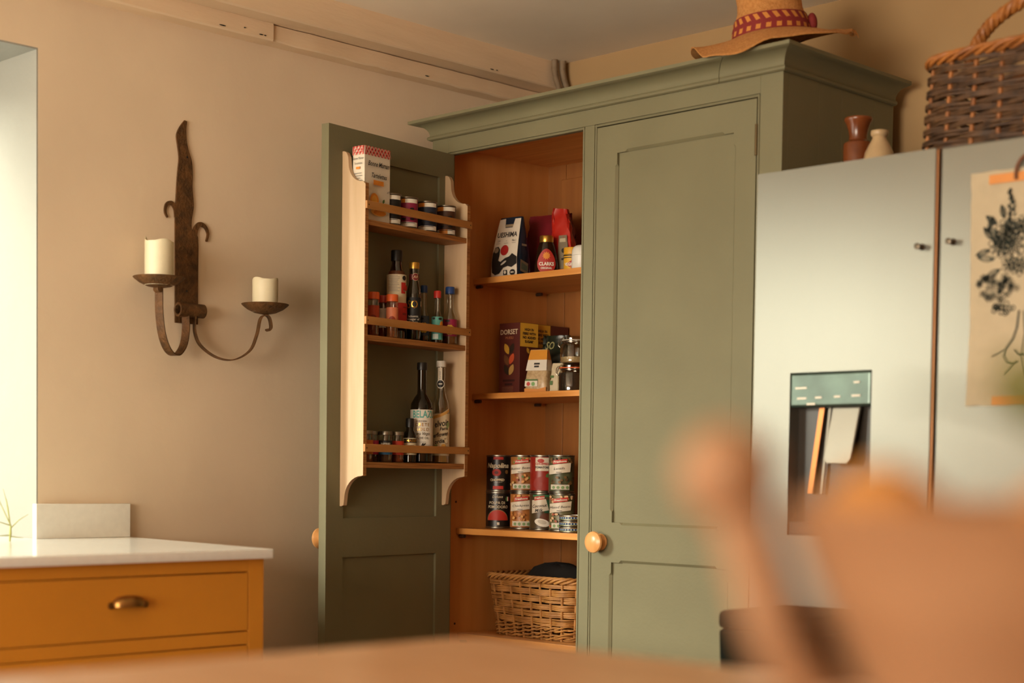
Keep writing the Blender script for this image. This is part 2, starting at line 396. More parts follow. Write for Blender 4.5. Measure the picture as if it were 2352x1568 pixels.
obj('cornice', corn([((CL, FY), (-1, -1)), ((CL, CBK), (-1, 0))]), SAGE, cb, smooth=30)

def cham_bar(m_, p0, p1, e, n, w0, w1, t, chL, chR, stop=.034, c=.0065):
    """bar from p0 to p1; width along e from w0 to w1; front face at 0, back at -t along n; stopped chamfer on the given edges"""
    p0, p1, e, n = Vector(p0), Vector(p1), Vector(e), Vector(n); L = (p1 - p0).length; d = (p1 - p0) / L
    st = [(0, 0), (stop - .007, 0), (stop, 1), (L - stop, 1), (L - stop + .007, 0), (L, 0)]
    secs = []
    for s_, k in st:
        a = c * k if chL else 0; b = c * k if chR else 0; eps = 1e-5
        o_ = p0 + d * s_
        pts = [(w0, -t), (w0, -max(a, eps)), (w0 + max(a, eps), 0), (w1 - max(b, eps), 0), (w1, -max(b, eps)), (w1, -t)]
        secs.append([tuple(o_ + e * u_ + n * v_) for u_, v_ in pts])
    m_.loft(secs)
ZP1, ZP0, ZQ1, ZQ0 = 1.924, 0.960, 0.855, 0.25      # upper panel top/bottom, lower panel top/bottom
# right door, closed
dr = MB(); X0, X1 = RO[0] + .0022, RO[1] - .0022; XA, XB = -2.787, -2.411
Z0, Z1 = OB + .003, OT - .003
for (za, zb) in ((ZQ0, ZQ1), (ZP0, ZP1)):
    cham_bar(dr, (X0, FY, za), (X0, FY, zb), (1, 0, 0), (0, -1, 0), 0, XA - X0, .021, False, True)
    cham_bar(dr, (X1, FY, za), (X1, FY, zb), (-1, 0, 0), (0, -1, 0), 0, X1 - XB, .021, False, True)
for z0_, z1_ in ((Z0, ZQ0), (ZQ1, ZP0), (ZP1, Z1)):
    for a, b in ((X0, XA), (XB, X1)): dr.box(a, b, FY, FY + .021, z0_, z1_)
cham_bar(dr, (XA, FY, 0), (XB, FY, 0), (0, 0, 1), (0, -1, 0), Z0, ZQ0, .021, False, True)
cham_bar(dr, (XA, FY, 0), (XB, FY, 0), (0, 0, 1), (0, -1, 0), ZQ1, ZP0, .021, True, True)
cham_bar(dr, (XA, FY, 0), (XB, FY, 0), (0, 0, 1), (0, -1, 0), ZP1, Z1, .021, True, False)
rd = obj('door', dr, SAGE, cb, smooth=25)
obj('panel', MB().box(XA - .004, XB + .004, FY + .0085, FY + .016, ZP0 - .004, ZP1 + .004), SAGE, rd)
obj('panel', MB().box(XA - .004, XB + .004, FY + .0085, FY + .016, ZQ0 - .004, ZQ1 + .004), SAGE, rd)
KP = [(.013, 0), (.0215, .001), (.0225, .005), (.018, .010), (.0145, .016), (.017, .021), (.026, .0265), (.0288, .031), (.0275, .036), (.021, .0405), (.010, .043), (.0005, .0437)]
obj('knob', MB().lathe((-2.822, FY, .9075), KP, 32, 'y'), KNOBW, rd)
HNG = mat('tarnished_hinge', '#5b4a2a', 0.5, metal=0.4, var=0.1)
for z in (1.86, .95, .3): obj('hinge', MB().lathe((RO[1] - .001, FY - .0015, z), [(.0038, 0), (.0038, .075)], 10), HNG, rd)
# left door, open: local x from hinge to free edge, local y towards the inner face
a7 = R(7.0); DT = Matrix.Translation((-3.425, 3.195, 0)) @ Matrix(((math.sin(a7), math.cos(a7), 0, 0), (-math.cos(a7), math.sin(a7), 0, 0), (0, 0, 1, 0), (0, 0, 0, 1)))
def dpt(u, d, z): return DT @ Vector((u, .022 + d, z))
dl = MB(DT); UW = .516; UA, UB = .0655, .4505
for u0, u1, z0_, z1_ in ((0.002, UA, Z0, Z1), (UB, UW, Z0, Z1), (UA, UB, Z0, ZQ0), (UA, UB, ZQ1, ZP0), (UA, UB, ZP1, Z1)):
    dl.box(u0, u1, -.004, .022, z0_, z1_)
ld = obj('door', dl, SAGE, cb)
obj('panel', MB(DT).box(UA - .004, UB + .004, .004, .0145, ZP0 - .004, ZP1 + .004), SAGE, ld)
obj('panel', MB(DT).box(UA - .004, UB + .004, .004, .0145, ZQ0 - .004, ZQ1 + .004), SAGE, ld)
kb = MB(DT @ Matrix.Translation((.478, -.004, .905))); kb.lathe((0, 0, 0), KP, 32, 'y'); obj('knob', kb, KNOBW, ld)
for z in (1.86, .95, .3): obj('hinge', MB(DT).lathe((-.001, -.002, z), [(.0038, 0), (.0038, .075)], 10), HNG, ld)
# spice rack screwed to its inner face
def side_poly():
    p = [(0, .993), (.004, .992), (.013, .995)]
    for i in range(9): t = i / 8 * math.pi / 2; p.append((.016 + .062 * (1 - math.cos(t)), 1.012 + .062 * math.sin(t)))
    p += [(.083, 1.076), (.083, 1.838), (.078, 1.843)]
    for i in range(9): t = i / 8 * math.pi / 2; p.append((.022 + .052 * (1 - math.sin(t)), 1.846 + .052 * (1 - math.cos(t))))
    p += [(.0205, 1.915), (.014, 1.927), (.006, 1.931), (0, 1.931)]
    return p
SP = side_poly(); SCREW = mat('screw_head', '#55442c', 0.4, metal=0.7, var=0)
def mk_side(u0, u1):
    mm = MB(); mm.prism(SP, lambda d, z: tuple(dpt(u0, d, z)), lambda d, z: tuple(dpt(u1, d, z)))
    s_ = obj('rack_side', mm, BIRCH, ld)
    ed = MB(); f0 = []                           # laminated front edge
    ed.prism([(u0 + .0004, 1.0745), (u1 - .0004, 1.0745), (u1 - .0004, 1.842), (u0 + .0004, 1.842)], lambda u, z: tuple(dpt(u, .0829, z)), lambda u, z: tuple(dpt(u, .0836, z)))
    obj('plywood_edge', ed, PLY, ld)
mk_side(.4505, .4635); mk_side(.028, .041)
for zt, zb in ((1.748, 1.734), (1.446, 1.4315), (1.111, 1.096)):
    mm = MB(); mm.prism([(.0412, zb), (.4503, zb), (.4503, zt), (.0412, zt)], lambda u, z: tuple(dpt(u, .0005, z)), lambda u, z: tuple(dpt(u, .0815, z)))
    obj('rack_shelf', mm, PLY, ld)
for zt, zb in ((1.795, 1.7745), (1.4935, 1.473), (1.1585, 1.138)):
    mm = MB(); mm.prism([(.0275, zb), (.464, zb), (.464, zt), (.0275, zt)], lambda u, z: tuple(dpt(u, .0838, z)), lambda u, z: tuple(dpt(u, .0905, z)))
    obj('rack_rail', mm, RAILW, ld, bevel=.001)
    for u in (.0345, .457):
        mm = MB(DT @ Matrix.Translation((u, .022 + .0905, (zt + zb) / 2)) @ Matrix.Rotation(math.pi, 4, 'Z')); mm.lathe((0, 0, 0), [(.0022, 0), (.0018, .0006)], 10, 'y'); obj('screw', mm, SCREW, ld)

# ------------------------------------------------------------------ groceries: builders
def bottle(name, label, cat, c, prof, gm, cap=None, lab=None, content=None, deco=None, phi=None, group=None, extra=None, capname='cap'):
    """c: base centre; prof: glass outline; cap: (profile, material); lab: (r, z0, z1, material); content: (profile, material)"""
    x, y, z = c; t = thing(name, label, cat, c, group); phi = facing(x, y) if phi is None else phi
    obj('glass_body' if 'bottle' in name or 'jar' in name else 'body', MB().lathe(c, prof, 28), gm, t)
    if content: obj('contents', MB().lathe(c, content[0], 24), content[1], t)
    if cap: obj(capname, MB().lathe(c, cap[0], 28), cap[1], t, smooth=30)
    for l in (lab if isinstance(lab, list) else [lab] if lab else []):
        r, z0, z1, lm = l
        lo = obj('label', MB().lathe(c, [(r, z0), (r, z1)], 36, capb=False, capt=False), lm, t)
        if deco and l is (lab[0] if isinstance(lab, list) else lab):
            D_ = Deco(cyl_map(x, y, z, r, phi)); deco(D_); D_.done(lo)
    if extra: extra(t)
    return t
def tin(label, c, r, h, body, deco, phi=None, group='food tins on the lower shelf', name='food_tin', rim=SILVERM):
    x, y, z = c; t = thing(name, label, 'tin', c, group); phi = facing(x, y) if phi is None else phi
    obj('can', MB().lathe(c, [(r * .93, .0005), (r, .0005), (r + .0012, .0015), (r + .0012, .0035), (r - .0006, .0055), (r - .0006, h - .0055), (r + .0012, h - .0035), (r + .0012, h - .001), (r * .97, h - .0003), (r * .95, h - .004), (.001, h - .004)], 32), rim, t, smooth=30)
    lo = obj('label', MB().lathe(c, [(r + .0002, min(.006, h * .12)), (r + .0002, h - min(.006, h * .12))], 36, capb=False, capt=False), body, t)
    D_ = Deco(cyl_map(x, y, z, r + .0002, phi)); deco(D_, h); D_.done(lo)
    return t
def rk(u, d, z): p = dpt(u, d, z); return (p.x, p.y, p.z)
S1, S2, S3 = 1.7482, 1.4462, 1.1112
ORANGE_ = plain('#d8862a'); NAVY_ = plain('#20283a'); MAG_ = plain('#8f1f45'); TEAL_ = plain('#5aa89c'); YEL_ = plain('#d9ab35'); GREEN_ = plain('#4d6b35'); BROWN_ = plain('#5b3a22'); PINK_ = plain('#d9694a')
INK_ = plain('#262420'); GREY_ = plain('#8d8a82')

# ------------------------------------------------------------------ rack, top shelf
# tartlet carton with a gingham lid band
bt = thing('biscuit_carton', 'tall white tartlet carton with red gingham top on the rack', 'carton', rk(.396, .048, S1))
BX = DT @ Matrix.Translation((.398, .066, S1))
bw, bd, bh = .050, .021, .195
obj('carton_body', MB(BX).box(-bw, bw, -bd, bd, .0002, bh), plain('#ded5c2', .5), bt, bevel=.0008)
GR_, GP_ = plain('#b51f1c'), plain('#d77f74')
def face_map(ox, oy, ex, ey, nx, ny):
    return lambda x, z, e_: tuple(BX @ Vector((ox + ex * x + nx * e_, oy + ey * x + ny * e_, z)))
Df = Deco(face_map(0, bd, -1, 0, 0, 1)); Ds = Deco(face_map(bw, 0, 0, 1, 1, 0))       # front (towards the room), side (towards the camera)
for D_, hw in ((Df, bw), (Ds, bd)):
    z0, z1 = bh - .023, bh; D_.join = True
    k = -6
    while k < 8:                                     # diagonal gingham
        x = k * .0125
        for s_, mm in ((1, GR_),):
            p = [(x, z0), (x + .006, z0), (x + .006 + s_ * .018, z1), (x + s_ * .018, z1)]
            p = [(max(-hw, min(hw, a)), b) for a, b in p]
            if max(a for a, b in p) - min(a for a, b in p) > .002: D_.quad(p, mm)
        k += 1
    for q in range(2): D_.rect(-hw, hw, z0 + .003 + q * .011, z0 + .0075 + q * .011, GP_, 2) if False else None
    k = -7
    while k < 8:
        x = k * .0125 + .004
        p = [(x, z0), (x + .005, z0), (x + .005 - .018, z1), (x - .018, z1)]
        p = [(max(-hw, min(hw, a)), b) for a, b in p]
        if max(a for a, b in p) - min(a for a, b in p) > .002: D_.quad(p, GP_)
        k += 1
Df.join = Ds.join = False
Df.text('Bonne Maman', .0185, 0, .150, INK_, .35, sx=.78, bold=.0003); Df.text('Tartelettes', .0175, .001, .120, INK_, .35, sx=.78, bold=.0003)
Df.rect(-.020, .020, .096, .1085, ORANGE_, 2); Df.ell(-.016, .055, .017, .019, plain('#dd8a26')); Df.ell(-.016, .055, .011, .013, plain('#e6a53f')); Df.leaf(.016, .05, .014, .004, R(60), GREEN_)
Df.ell(0, .026, .03, .011, plain('#d8a24a')); Df.ell(.004, .024, .024, .007, plain('#c9781f')); Df.text('x9', .010, .036, .082, INK_, .3)
Ds.text('Bonne Maman', .009, 0, .162, INK_, .35, sx=.72); Ds.text('Tartelettes', .008, 0, .149, INK_, .35, sx=.8); Ds.rect(-.007, .007, .134, .140, ORANGE_, 2)
Ds.join = True
for i in range(13): Ds.rect(-.017, .017 - random.uniform(0, .012), .122 - i * .0065, .1238 - i * .0065, GREY_, 1)
for D_, nm in ((Df, 'front'), (Ds, 'side')): D_.done(bt)
GRPA = 'small tins on the top rack shelf'
def paint_tin(lbl, u, c, c2):
    def dc(D_, h):
        D_.rect(-.03, .03, h - .017, h - .006, W_); D_.rect(-.03, -.008, h - .017, h - .0062, ORANGE_); D_.rect(-.03, .03, .006, .018, W_); D_.rect(-.02, .004, .006, .0182, ORANGE_ if c2 else W_)
        for z_ in (h * .62, h * .3):
            D_.ell(-.011, z_, .006, .003, K_); D_.ell(.011, z_, .006, .003, K_); D_.rect(-.018, .018, z_ - .011, z_ - .0095, K_)
    return tin(lbl, rk(u, .043, S1), .0268, .087, c, dc, group=GRPA, name='small_tin')
paint_tin('small maroon-purple tin with white lid band on top rack shelf', .249, MAG_, False)
paint_tin('small dark blue tin, middle of three on top rack shelf', .168, NAVY_, False)
paint_tin('small brown patterned tin nearest the hinge on top rack shelf', .086, plain('#4a2c1a'), True)
paint_tin('small black tin half hidden beside the tartlet carton', .318, K_, False)

# ------------------------------------------------------------------ rack, middle shelf
def spice(lbl, u, d, z, r, h, lidm, labm, cont, lidh=.019, deco=None, lid_r=None):
    lr = lid_r or r * 1.02
    return bottle('spice_jar', lbl, 'spice jar', rk(u, d, z), [(r * .9, .0003), (r, .003), (r, h - lidh - .006), (r * .92, h - lidh - .001), (r * .9, h - lidh + .002)], GLASS_C,
                  ([(lr, h - lidh), (lr, h - .002), (lr * .95, h), (.001, h)], lidm), (r + .0004, h * .25, h * .70, labm), ([(r * .86, .002), (r * .88, .004), (r * .88, h * .66), (.001, h * .67)], cont), deco, group='spice jars on the rack', capname='lid')
SPICE_R = mat('red_spice', '#8a3a14', 0.9, var=0.2, scale=200); SPICE_B = mat('brown_spice', '#5a3a1c', 0.9, var=0.35, scale=200); SPICE_Y = mat('chilli_flakes', '#a05a24', 0.9, col2='#5a2a10', scale=260)
LIDO = plain('#d9602a', .4)
def spl(txt):
    def dc(D_): D_.ell(0, .045, .0105, .013, plain('#8f3018')); D_.rect(-.007, .007, .0465, .0485, W_, 4); D_.rect(-.008, .008, .041, .0445, W_, 4); D_.rect(-.006, .006, .037, .0385, W_, 4)
    return dc
spice('orange-lidded spice jar at free end of middle rack shelf', .388, .045, S2, .0165, .119, LIDO, plain('#b34524'), SPICE_R, deco=spl('PAPRIKA'))
spice('red-lidded spice jar standing behind the salmon-labelled one', .322, .022, S2, .0165, .117, plain('#b5331a', .4), plain('#cfc8ba'), SPICE_R)
spice('orange-lidded spice jar with salmon label and chilli flakes inside', .331, .062, S2, .0160, .117, LIDO, plain('#d27a55'), SPICE_Y, deco=spl('CHILLI'))
def sauce_prof(r, hs, rn, h): return [(r * .88, .0003), (r, .004), (r, hs), (r * .93, hs + r * .35), (r * .7, hs + r * .8), (rn * 1.15, hs + r * 1.25), (rn, hs + r * 1.6), (rn * .95, h)]
def dtall(D_):
    D_.join = True
    for i in range(11): D_.rect(-.022, .010 - random.uniform(0, .008), .172 - i * .0042, .1732 - i * .0042, GREY_, 3)
    D_.join = False
    D_.rect(-.05, .05, .030, .099, RED_, 24); D_.ell(.021, .166, .006, .0065, K_)
    D_.ell(.026, .140, .008, .008, RED_); D_.quad([(.012, .124), (.024, .124), (.024, .130), (.018, .130), (.018, .137), (.026, .137), (.026, .154), (.012, .154), (.012, .148), (.020, .148), (.020, .143), (.012, .143)], RED_); D_.rect(.016, .03, .066, .072, plain('#7d1512'), 4); D_.rect(.018, .03, .085, .089, plain('#7d1512'), 4)
bottle('sauce_bottle', 'tall brown bottle with black cap and cream-and-red label', 'bottle', rk(.283, .034, S2), sauce_prof(.0265, .165, .0135, .225), GLASS_B,
       ([(.0155, .214), (.0158, .240), (.0145, .243), (.001, .243)], BLACKM), (.0268, .030, .176, CREAM_), ([(.0245, .004), (.0248, .175), (.021, .186), (.001, .187)], mat('brown_sauce', '#5a2f12', .4, var=0)), dtall, group='bottles on the middle rack shelf')
def dso(D_):
    D_.text('SO', .031, -.004, .098, GOLDM, bold=.0004, sx=.8); D_.ell(.024, .101, .004, .008, GREEN_); D_.rect(.022, .0245, .094, .108, W_, 2); D_.rect(.0245, .027, .094, .108, RED_, 2)
    for t_, z_ in (('Balsamic', .066), ('Vinegar of', .058), ('Modena', .050)): D_.text(t_, .0085, -.002, z_, W_)
def xso(t):
    c = t.location; D_ = Deco(cyl_map(c.x, c.y, c.z, .0137, facing(c.x, c.y))); D_.rect(-.018, .018, .166, .182, plain('#5a1518')); D_.ell(.004, .174, .0095, .0105, plain('#d0b48a')); D_.ell(.004, .174, .0085, .0095, plain('#6e1a1c')); D_.text('AB', .010, .004, .174, plain('#d0b48a'), .2); D_.done(t)
bottle('vinegar_bottle', 'dark balsamic vinegar bottle with gold cap and SO label', 'bottle', rk(.231, .052, S2), [(.017, .0003), (.0195, .004), (.0195, .125), (.018, .140), (.0145, .155), (.0132, .166), (.0132, .200)], GLASS_G,
       ([(.0142, .197), (.0145, .212), (.0138, .2145), (.001, .2145)], GOLDM), (.0198, .040, .118, plain('#14181a')), ([(.0175, .004), (.0178, .128), (.001, .129)], mat('balsamic', '#1d120c', .3, var=0)), dso, group='bottles on the middle rack shelf', extra=xso)
DARKS = mat('dark_sauce', '#26150c', .3, var=0)
BLUEC = plain('#1f3f78', .4)
def small(lbl, u, d, h, r, capm, labm, dc, gm=GLASS_C, lz=(.02, .075), cont=DARKS, ch=.08):
    bottle('seasoning_bottle', lbl, 'bottle', rk(u, d, S2), sauce_prof(r, h * .45, r * .5, h - .01), gm, ([(r * .66, h - .020), (r * .66, h - .003), (r * .58, h), (.001, h)], capm), (r + .0003, lz[0], lz[1], labm), ([(r * .88, .003), (r * .9, h * .43), (.001, h * .44)], cont), dc, group='bottles on the middle rack shelf')
def badge(l1, l2, c=YEL_):
    def dc(D_):
        D_.join = True
        for i in range(10): a = i * math.pi / 5; D_.ell(.010 * math.cos(a), .042 + .010 * math.sin(a), .0048, .0048, c, n=8)
        D_.ell(0, .042, .0125, .0125, c); D_.join = False; D_.text(l1, .0068, 0, .045, INK_, bold=.0002); D_.text(l2, .0055, 0, .0385, INK_, bold=.0002)
        D_.ell(-.006, .067, .006, .0032, K_)
    return dc
small('small blue-capped bottle squeezed behind the red-capped one', .163, .030, .160, .0148, BLUEC, plain('#39485c'), badge('RICE', 'VINEGAR'))
def dtl(D_):
    D_.ell(.014, .05, .007, .012, ORANGE_); D_.rect(-.014, .002, .034, .050, W_, 4)
    D_.join = True
    for i in range(3): D_.rect(-.012, -.001, .047 - i * .005, .0485 - i * .005, RED_, 2)
    D_.join = False
    D_.ell(.008, .068, .005, .0035, K_); D_.rect(-.012, .003, .012, .026, plain('#c9d6cf'), 4); D_.ell(-.009, .069, .004, .003, INK_)
small('small red-capped bottle with turquoise label on the rack', .131, .052, .147, .0158, plain('#c2322a', .4), TEAL_, dtl, lz=(.010, .074))
small('small blue-capped bottle with magenta label nearest the hinge', .070, .047, .164, .0205, BLUEC, plain('#9a2148'), badge('SESAME', 'OIL'), lz=(.024, .072), cont=mat('sesame_oil', '#7d4a18', .3, var=0))

# ------------------------------------------------------------------ rack, bottom shelf
def dch(txt, c):
    def dc(D_): D_.rect(-.05, .05, .021, .034, c, 20); D_.text(txt, .0065, 0, .050, W_, bold=.0002); D_.text('TO COOK', .006, 0, .043, W_, bold=.0002)
    return dc
def sj(lbl, u, d, lm, dc=None, cont=SPICE_B, r=.0178): return spice(lbl, u, d, S3, r, .084, SILVERM, lm, cont, .0095, dc)
sj('orange-labelled spice jar at the free end, half behind rack side', .412, .047, plain('#c46a24'), None, SPICE_Y)
sj('pink-labelled spice jar behind the INSPIRED jar', .362, .022, plain('#b52a4d'))
sj('black-and-blue labelled silver-lidded spice jar, bottom rack shelf', .339, .050, plain('#1c1b1c'), dch('INSPIRED', plain('#2d6a96')))
sj('red-labelled silver-lidded spice jar, bottom rack shelf', .288, .047, plain('#c23a22'), None, SPICE_R)
def dma(D_):
    D_.rect(-.05, .05, .055, .066, K_, 20); D_.text('N-MASSEY', .0095, .002, .0605, GOLDM, bold=.0002); D_.rect(-.05, .05, .026, .030, plain('#b08a3c'), 20)
    D_.rect(-.008, .012, .046, .0485, INK_, 4); D_.rect(-.012, .014, .036, .0365, INK_, 4); D_.rect(-.01, .012, .041, .0415, INK_, 4)
bottle('vanilla_bottle', 'small dark bottle with cream and black label beside olive oil', 'bottle', rk(.240, .050, S3), [(.016, .0003), (.0185, .003), (.0185, .070), (.016, .082), (.011, .089), (.010, .1)], DARKGL,
       ([(.0115, .098), (.0117, .120), (.0105, .1225), (.001, .1225)], BLACKM), (.0188, .022, .068, CREAM_), None, dma, group='bottles on the bottom rack shelf')
def doil(D_):
    D_.text('BELAZU', .0275, .008, .134, TEAL_, bold=.0006, sx=.72); D_.text('KORONEIKI', .0056, 0, .1155, INK_); D_.text('CRETE', .0125, .002, .106, GOLDM, space=1.2); D_.text('GOLD', .0125, .002, .0925, GOLDM, space=1.2)
    D_.text('Extra Virgin', .0115, 0, .081, INK_, .35, sx=.85); D_.text('OLIVE OIL', .0085, .002, .069, INK_); D_.rect(-.012, .012, .058, .0586, INK_, 4)
    for i, (a, L) in enumerate(((R(40), .016), (R(70), .014), (R(15), .014), (R(120), .01))): D_.leaf(0, .045 - i * .002, L, .0022, a, INK_)
    D_.join = True
    for i in range(4): D_.rect(-.024, -.011, .050 - i * .003, .0507 - i * .003, GREY_, 3); D_.rect(.011, .024, .050 - i * .003, .0507 - i * .003, GREY_, 3)
bottle('olive_oil_bottle', 'tall dark olive oil bottle with white BELAZU label', 'bottle', rk(.184, .044, S3), [(.027, .0003), (.0315, .005), (.0315, .150), (.030, .165), (.022, .180), (.0135, .192), (.0125, .205), (.0125, .262)], DARKGL,
       ([(.0142, .258), (.0146, .262), (.0142, .277), (.0135, .279), (.001, .279)], BLACKM), (.0319, .042, .148, plain('#dcd6c8')), None, doil, group='bottles on the bottom rack shelf')
def dco(D_):
    D_.quad([(-.034, .118), (.03, .158), (.03, .150), (-.034, .118)], CREAM_)
    D_.quad([(-.032, .122), (.0, .131), (.030, .146), (.030, .154), (.0, .140), (-.032, .130)], plain('#d8a85a'))
    D_.text('elvoir', .0250, .002, .112, INK_, .25, bold=.0004, rot=.18, sx=.75); D_.text('Farm', .0125, .010, .098, INK_, .2, bold=.0003, rot=.12)
    D_.text('erflower', .0165, .0, .081, INK_, .2, bold=.0003, rot=.18, sx=.8); D_.text('ordial', .0165, -.002, .062, INK_, .2, bold=.0003, rot=.18, sx=.8)
    D_.ell(.017, .063, .0065, .0075, plain('#b58a4a')); D_.ell(.017, .063, .0055, .0065, CREAM_); D_.leaf(.019, .098, .022, .006, R(75), plain('#8fa06a')); D_.leaf(-.02, .035, .022, .006, R(60), plain('#8fa06a')); D_.ell(.008, .05, .006, .005, plain('#d8a04a'))
    D_.join = True
    for i in range(6): D_.rect(.004, .022, .046 - i * .003, .0468 - i * .003, INK_, 2)
def xco(t):
    c = t.location; D_ = Deco(cyl_map(c.x, c.y, c.z, .0125, facing(c.x, c.y))); D_.rect(-.010, .003, .218, .270, plain('#d9cfb9'), 6); D_.text('hand picked', .0062, -.0035, .244, INK_, .2, rot=math.pi / 2); D_.ell(-.002, .224, .0115, .0125, W_); D_.ell(-.002, .224, .0095, .0105, K_); D_.rect(-.007, .003, .2225, .2255, W_, 3); D_.done(t)
bottle('cordial_bottle', 'clear cordial bottle with white cap and handwritten cream label', 'bottle', rk(.097, .040, S3), [(.0215, .0003), (.0245, .004), (.0245, .155), (.0225, .172), (.0165, .188), (.0125, .202), (.0115, .215), (.0115, .275)], GLASS_C,
       ([(.0135, .272), (.0137, .286), (.0125, .289), (.001, .289)], plain('#d6d1c3')), (.0248, .022, .140, CREAM_), ([(.022, .004), (.0225, .09), (.001, .091)], mat('cordial', '#b08a4a', .3, var=0)), dco, group='bottles on the bottom rack shelf', extra=xco)

# ------------------------------------------------------------------ inside the cupboard, first shelf
def soft_bag(name, label, cat, c, w, d, h, m, rot=0.0, top=.35, crumple=.004, lean=0.0, seed=1, group=None, topw=.85, slant=0.0):
    """a filled packet: boxy foot that closes to a flat sealed top; returns root, body and the map of its front and right side"""
    rn = random.Random(seed); t = thing(name, label, cat, c, group); T = Matrix.Translation(c) @ Matrix.Rotation(rot, 4, 'Z')
    nz, n = 14, 24; secs = []
    def ring(k):
        f = k / nz; hw = w / 2 * (1 - (1 - topw) * f ** 1.5); hd = d / 2 * (1 - (1 - top * .4) * max(0, (f - .25) / .75) ** 1.3) * (1.0 if k else .96)
        return f, hw, hd
    for k in range(nz + 1):
        f, hw, hd = ring(k); q = []
        for i in range(n):
            a = 2 * math.pi * (i + .5) / n; ca, sa = math.cos(a), math.sin(a); p = .38
            x = math.copysign(abs(ca) ** p, ca) * hw; y = math.copysign(abs(sa) ** p, sa) * hd
            j = crumple * (0 if k == 0 else 1); x += rn.uniform(-j, j); y += rn.uniform(-j, j)
            q.append(tuple(T @ Vector((x + slant * f * h, y + lean * f, .0004 + f * h + (slant * x * f if f > .9 else 0)))))
        secs.append(q)
    b = obj('packet', MB().loft(secs), m, t, smooth=50)
    def front(x, z, e_):
        f = z / h; _, hw, hd = ring(f * nz); return tuple(T @ Vector((x * hw / (w / 2) + slant * z, -hd - e_ - crumple * .55 + lean * f, z)))
    def side(x, z, e_):
        f = z / h; _, hw, hd = ring(f * nz); return tuple(T @ Vector((hw + e_ + crumple * .55 + slant * z, x * hd / (d / 2) + lean * f, z)))
    return t, b, front, side
ZA, ZB_, ZD, ZE = 1.6595, 1.3205, .9235, .6125
FOIL = mat('navy_foil_bag', '#1d2a3a', 0.25, var=0.1, scale=30)
t, b, fr, sd_ = soft_bag('coffee_bag', 'white and navy coffee bag marked UESHIMA on top shelf', 'coffee bag', (-3.372, 3.405, ZA), .100, .072, .181, FOIL, R(6), crumple=.0012, seed=4, topw=.8)
D_ = Deco(fr, .0006); WB = plain('#ddd3c0', .45)
D_.quad([(-.049, .004), (.049, .004), (.049, .176), (.022, .176), (.016, .150), (-.016, .150), (-.022, .178), (-.049, .176)], WB)
D_.quad([(-.016, .152), (.016, .152), (.02, .160), (-.02, .160)], plain('#9a8a6e'))
D_.text('UESHIMA', .0205, -.002, .128, K_, .05, bold=.0006)
for x_ in (-.032, .0, .032): D_.text(['3/9', '~', 'No.1'][int(x_ / .032) + 1], .009, x_, .110, INK_); D_.rect(x_ - .008, x_ + .008, .1025, .1033, INK_, 2)
D_.ell(-.002, .082, .0155, .0155, plain('#a81f1a'))
D_.quad([(-.046, .075), (-.040, .092), (-.028, .094), (-.020, .085), (-.019, .066), (-.022, .052), (-.012, .048), (.004, .058), (.020, .062), (.03, .071), (.049, .060), (.049, .040), (.03, .030), (.016, .034), (-.002, .030), (-.016, .014), (-.032, .010), (-.044, .018), (-.046, .04)], K_)
D_.ell(-.034, .083, .009, .008, plain('#8d7d68')); D_.ell(.0, .044, .012, .003, plain('#c9c2b2'), rot=.5); D_.rect(.0, .014, .008, .0225, K_, 2); D_.ell(.034, .015, .010, .0085, K_); D_.rect(.028, .040, .0135, .0165, WB, 2); D_.ell(.007, .016, .004, .005, WB); D_.done(b)
D_ = Deco(sd_, .0006); D_.quad([(-.024, .02), (.012, .012), (.014, .044), (-.022, .054)], plain('#8f7d62')); D_.quad([(-.02, .026), (.008, .02), (.010, .036), (-.018, .046)], plain('#5f6a58')); D_.quad([(-.018, .094), (.012, .094), (.012, .100), (-.018, .100)], plain('#9a8c72')); D_.done(b)
PURP = mat('maroon_film', '#6b1a22', 0.25, var=0.25, scale=14)
t, b, fr, sd_ = soft_bag('pasta_bag', 'big shiny maroon packet slumped behind coffee bag and syrup', 'food bag', (-3.335, 3.532, ZA), .19, .06, .200, PURP, R(8), crumple=.005, seed=9, topw=.75)
D_ = Deco(fr); D_.quad([(-.04, .02), (-.015, .02), (.01, .13), (-.01, .13)], plain('#7a1a48', .3)); D_.done(b)
t, b, fr, sd_ = soft_bag('snack_bag', 'bright red folded packet with grey side panel, top shelf', 'food bag', (-3.212, 3.470, ZA), .080, .040, .200, mat('red_film', '#a82318', 0.3, var=0.15, scale=18), R(10), crumple=.003, seed=12, topw=.6, slant=-.12)
D_ = Deco(fr, .001); D_.quad([(-.014, .006), (.030, .006), (.030, .12), (-.004, .12)], plain('#7b6f5a', .4)); D_.ell(.012, .075, .007, .007, K_); D_.rect(.003, .021, .047, .053, K_, 2); D_.rect(.0, .024, .100, .111, plain('#b5a98c'), 2); D_.rect(-.012, .028, .012, .022, plain('#7d1b12'), 2)
D_.done(b)
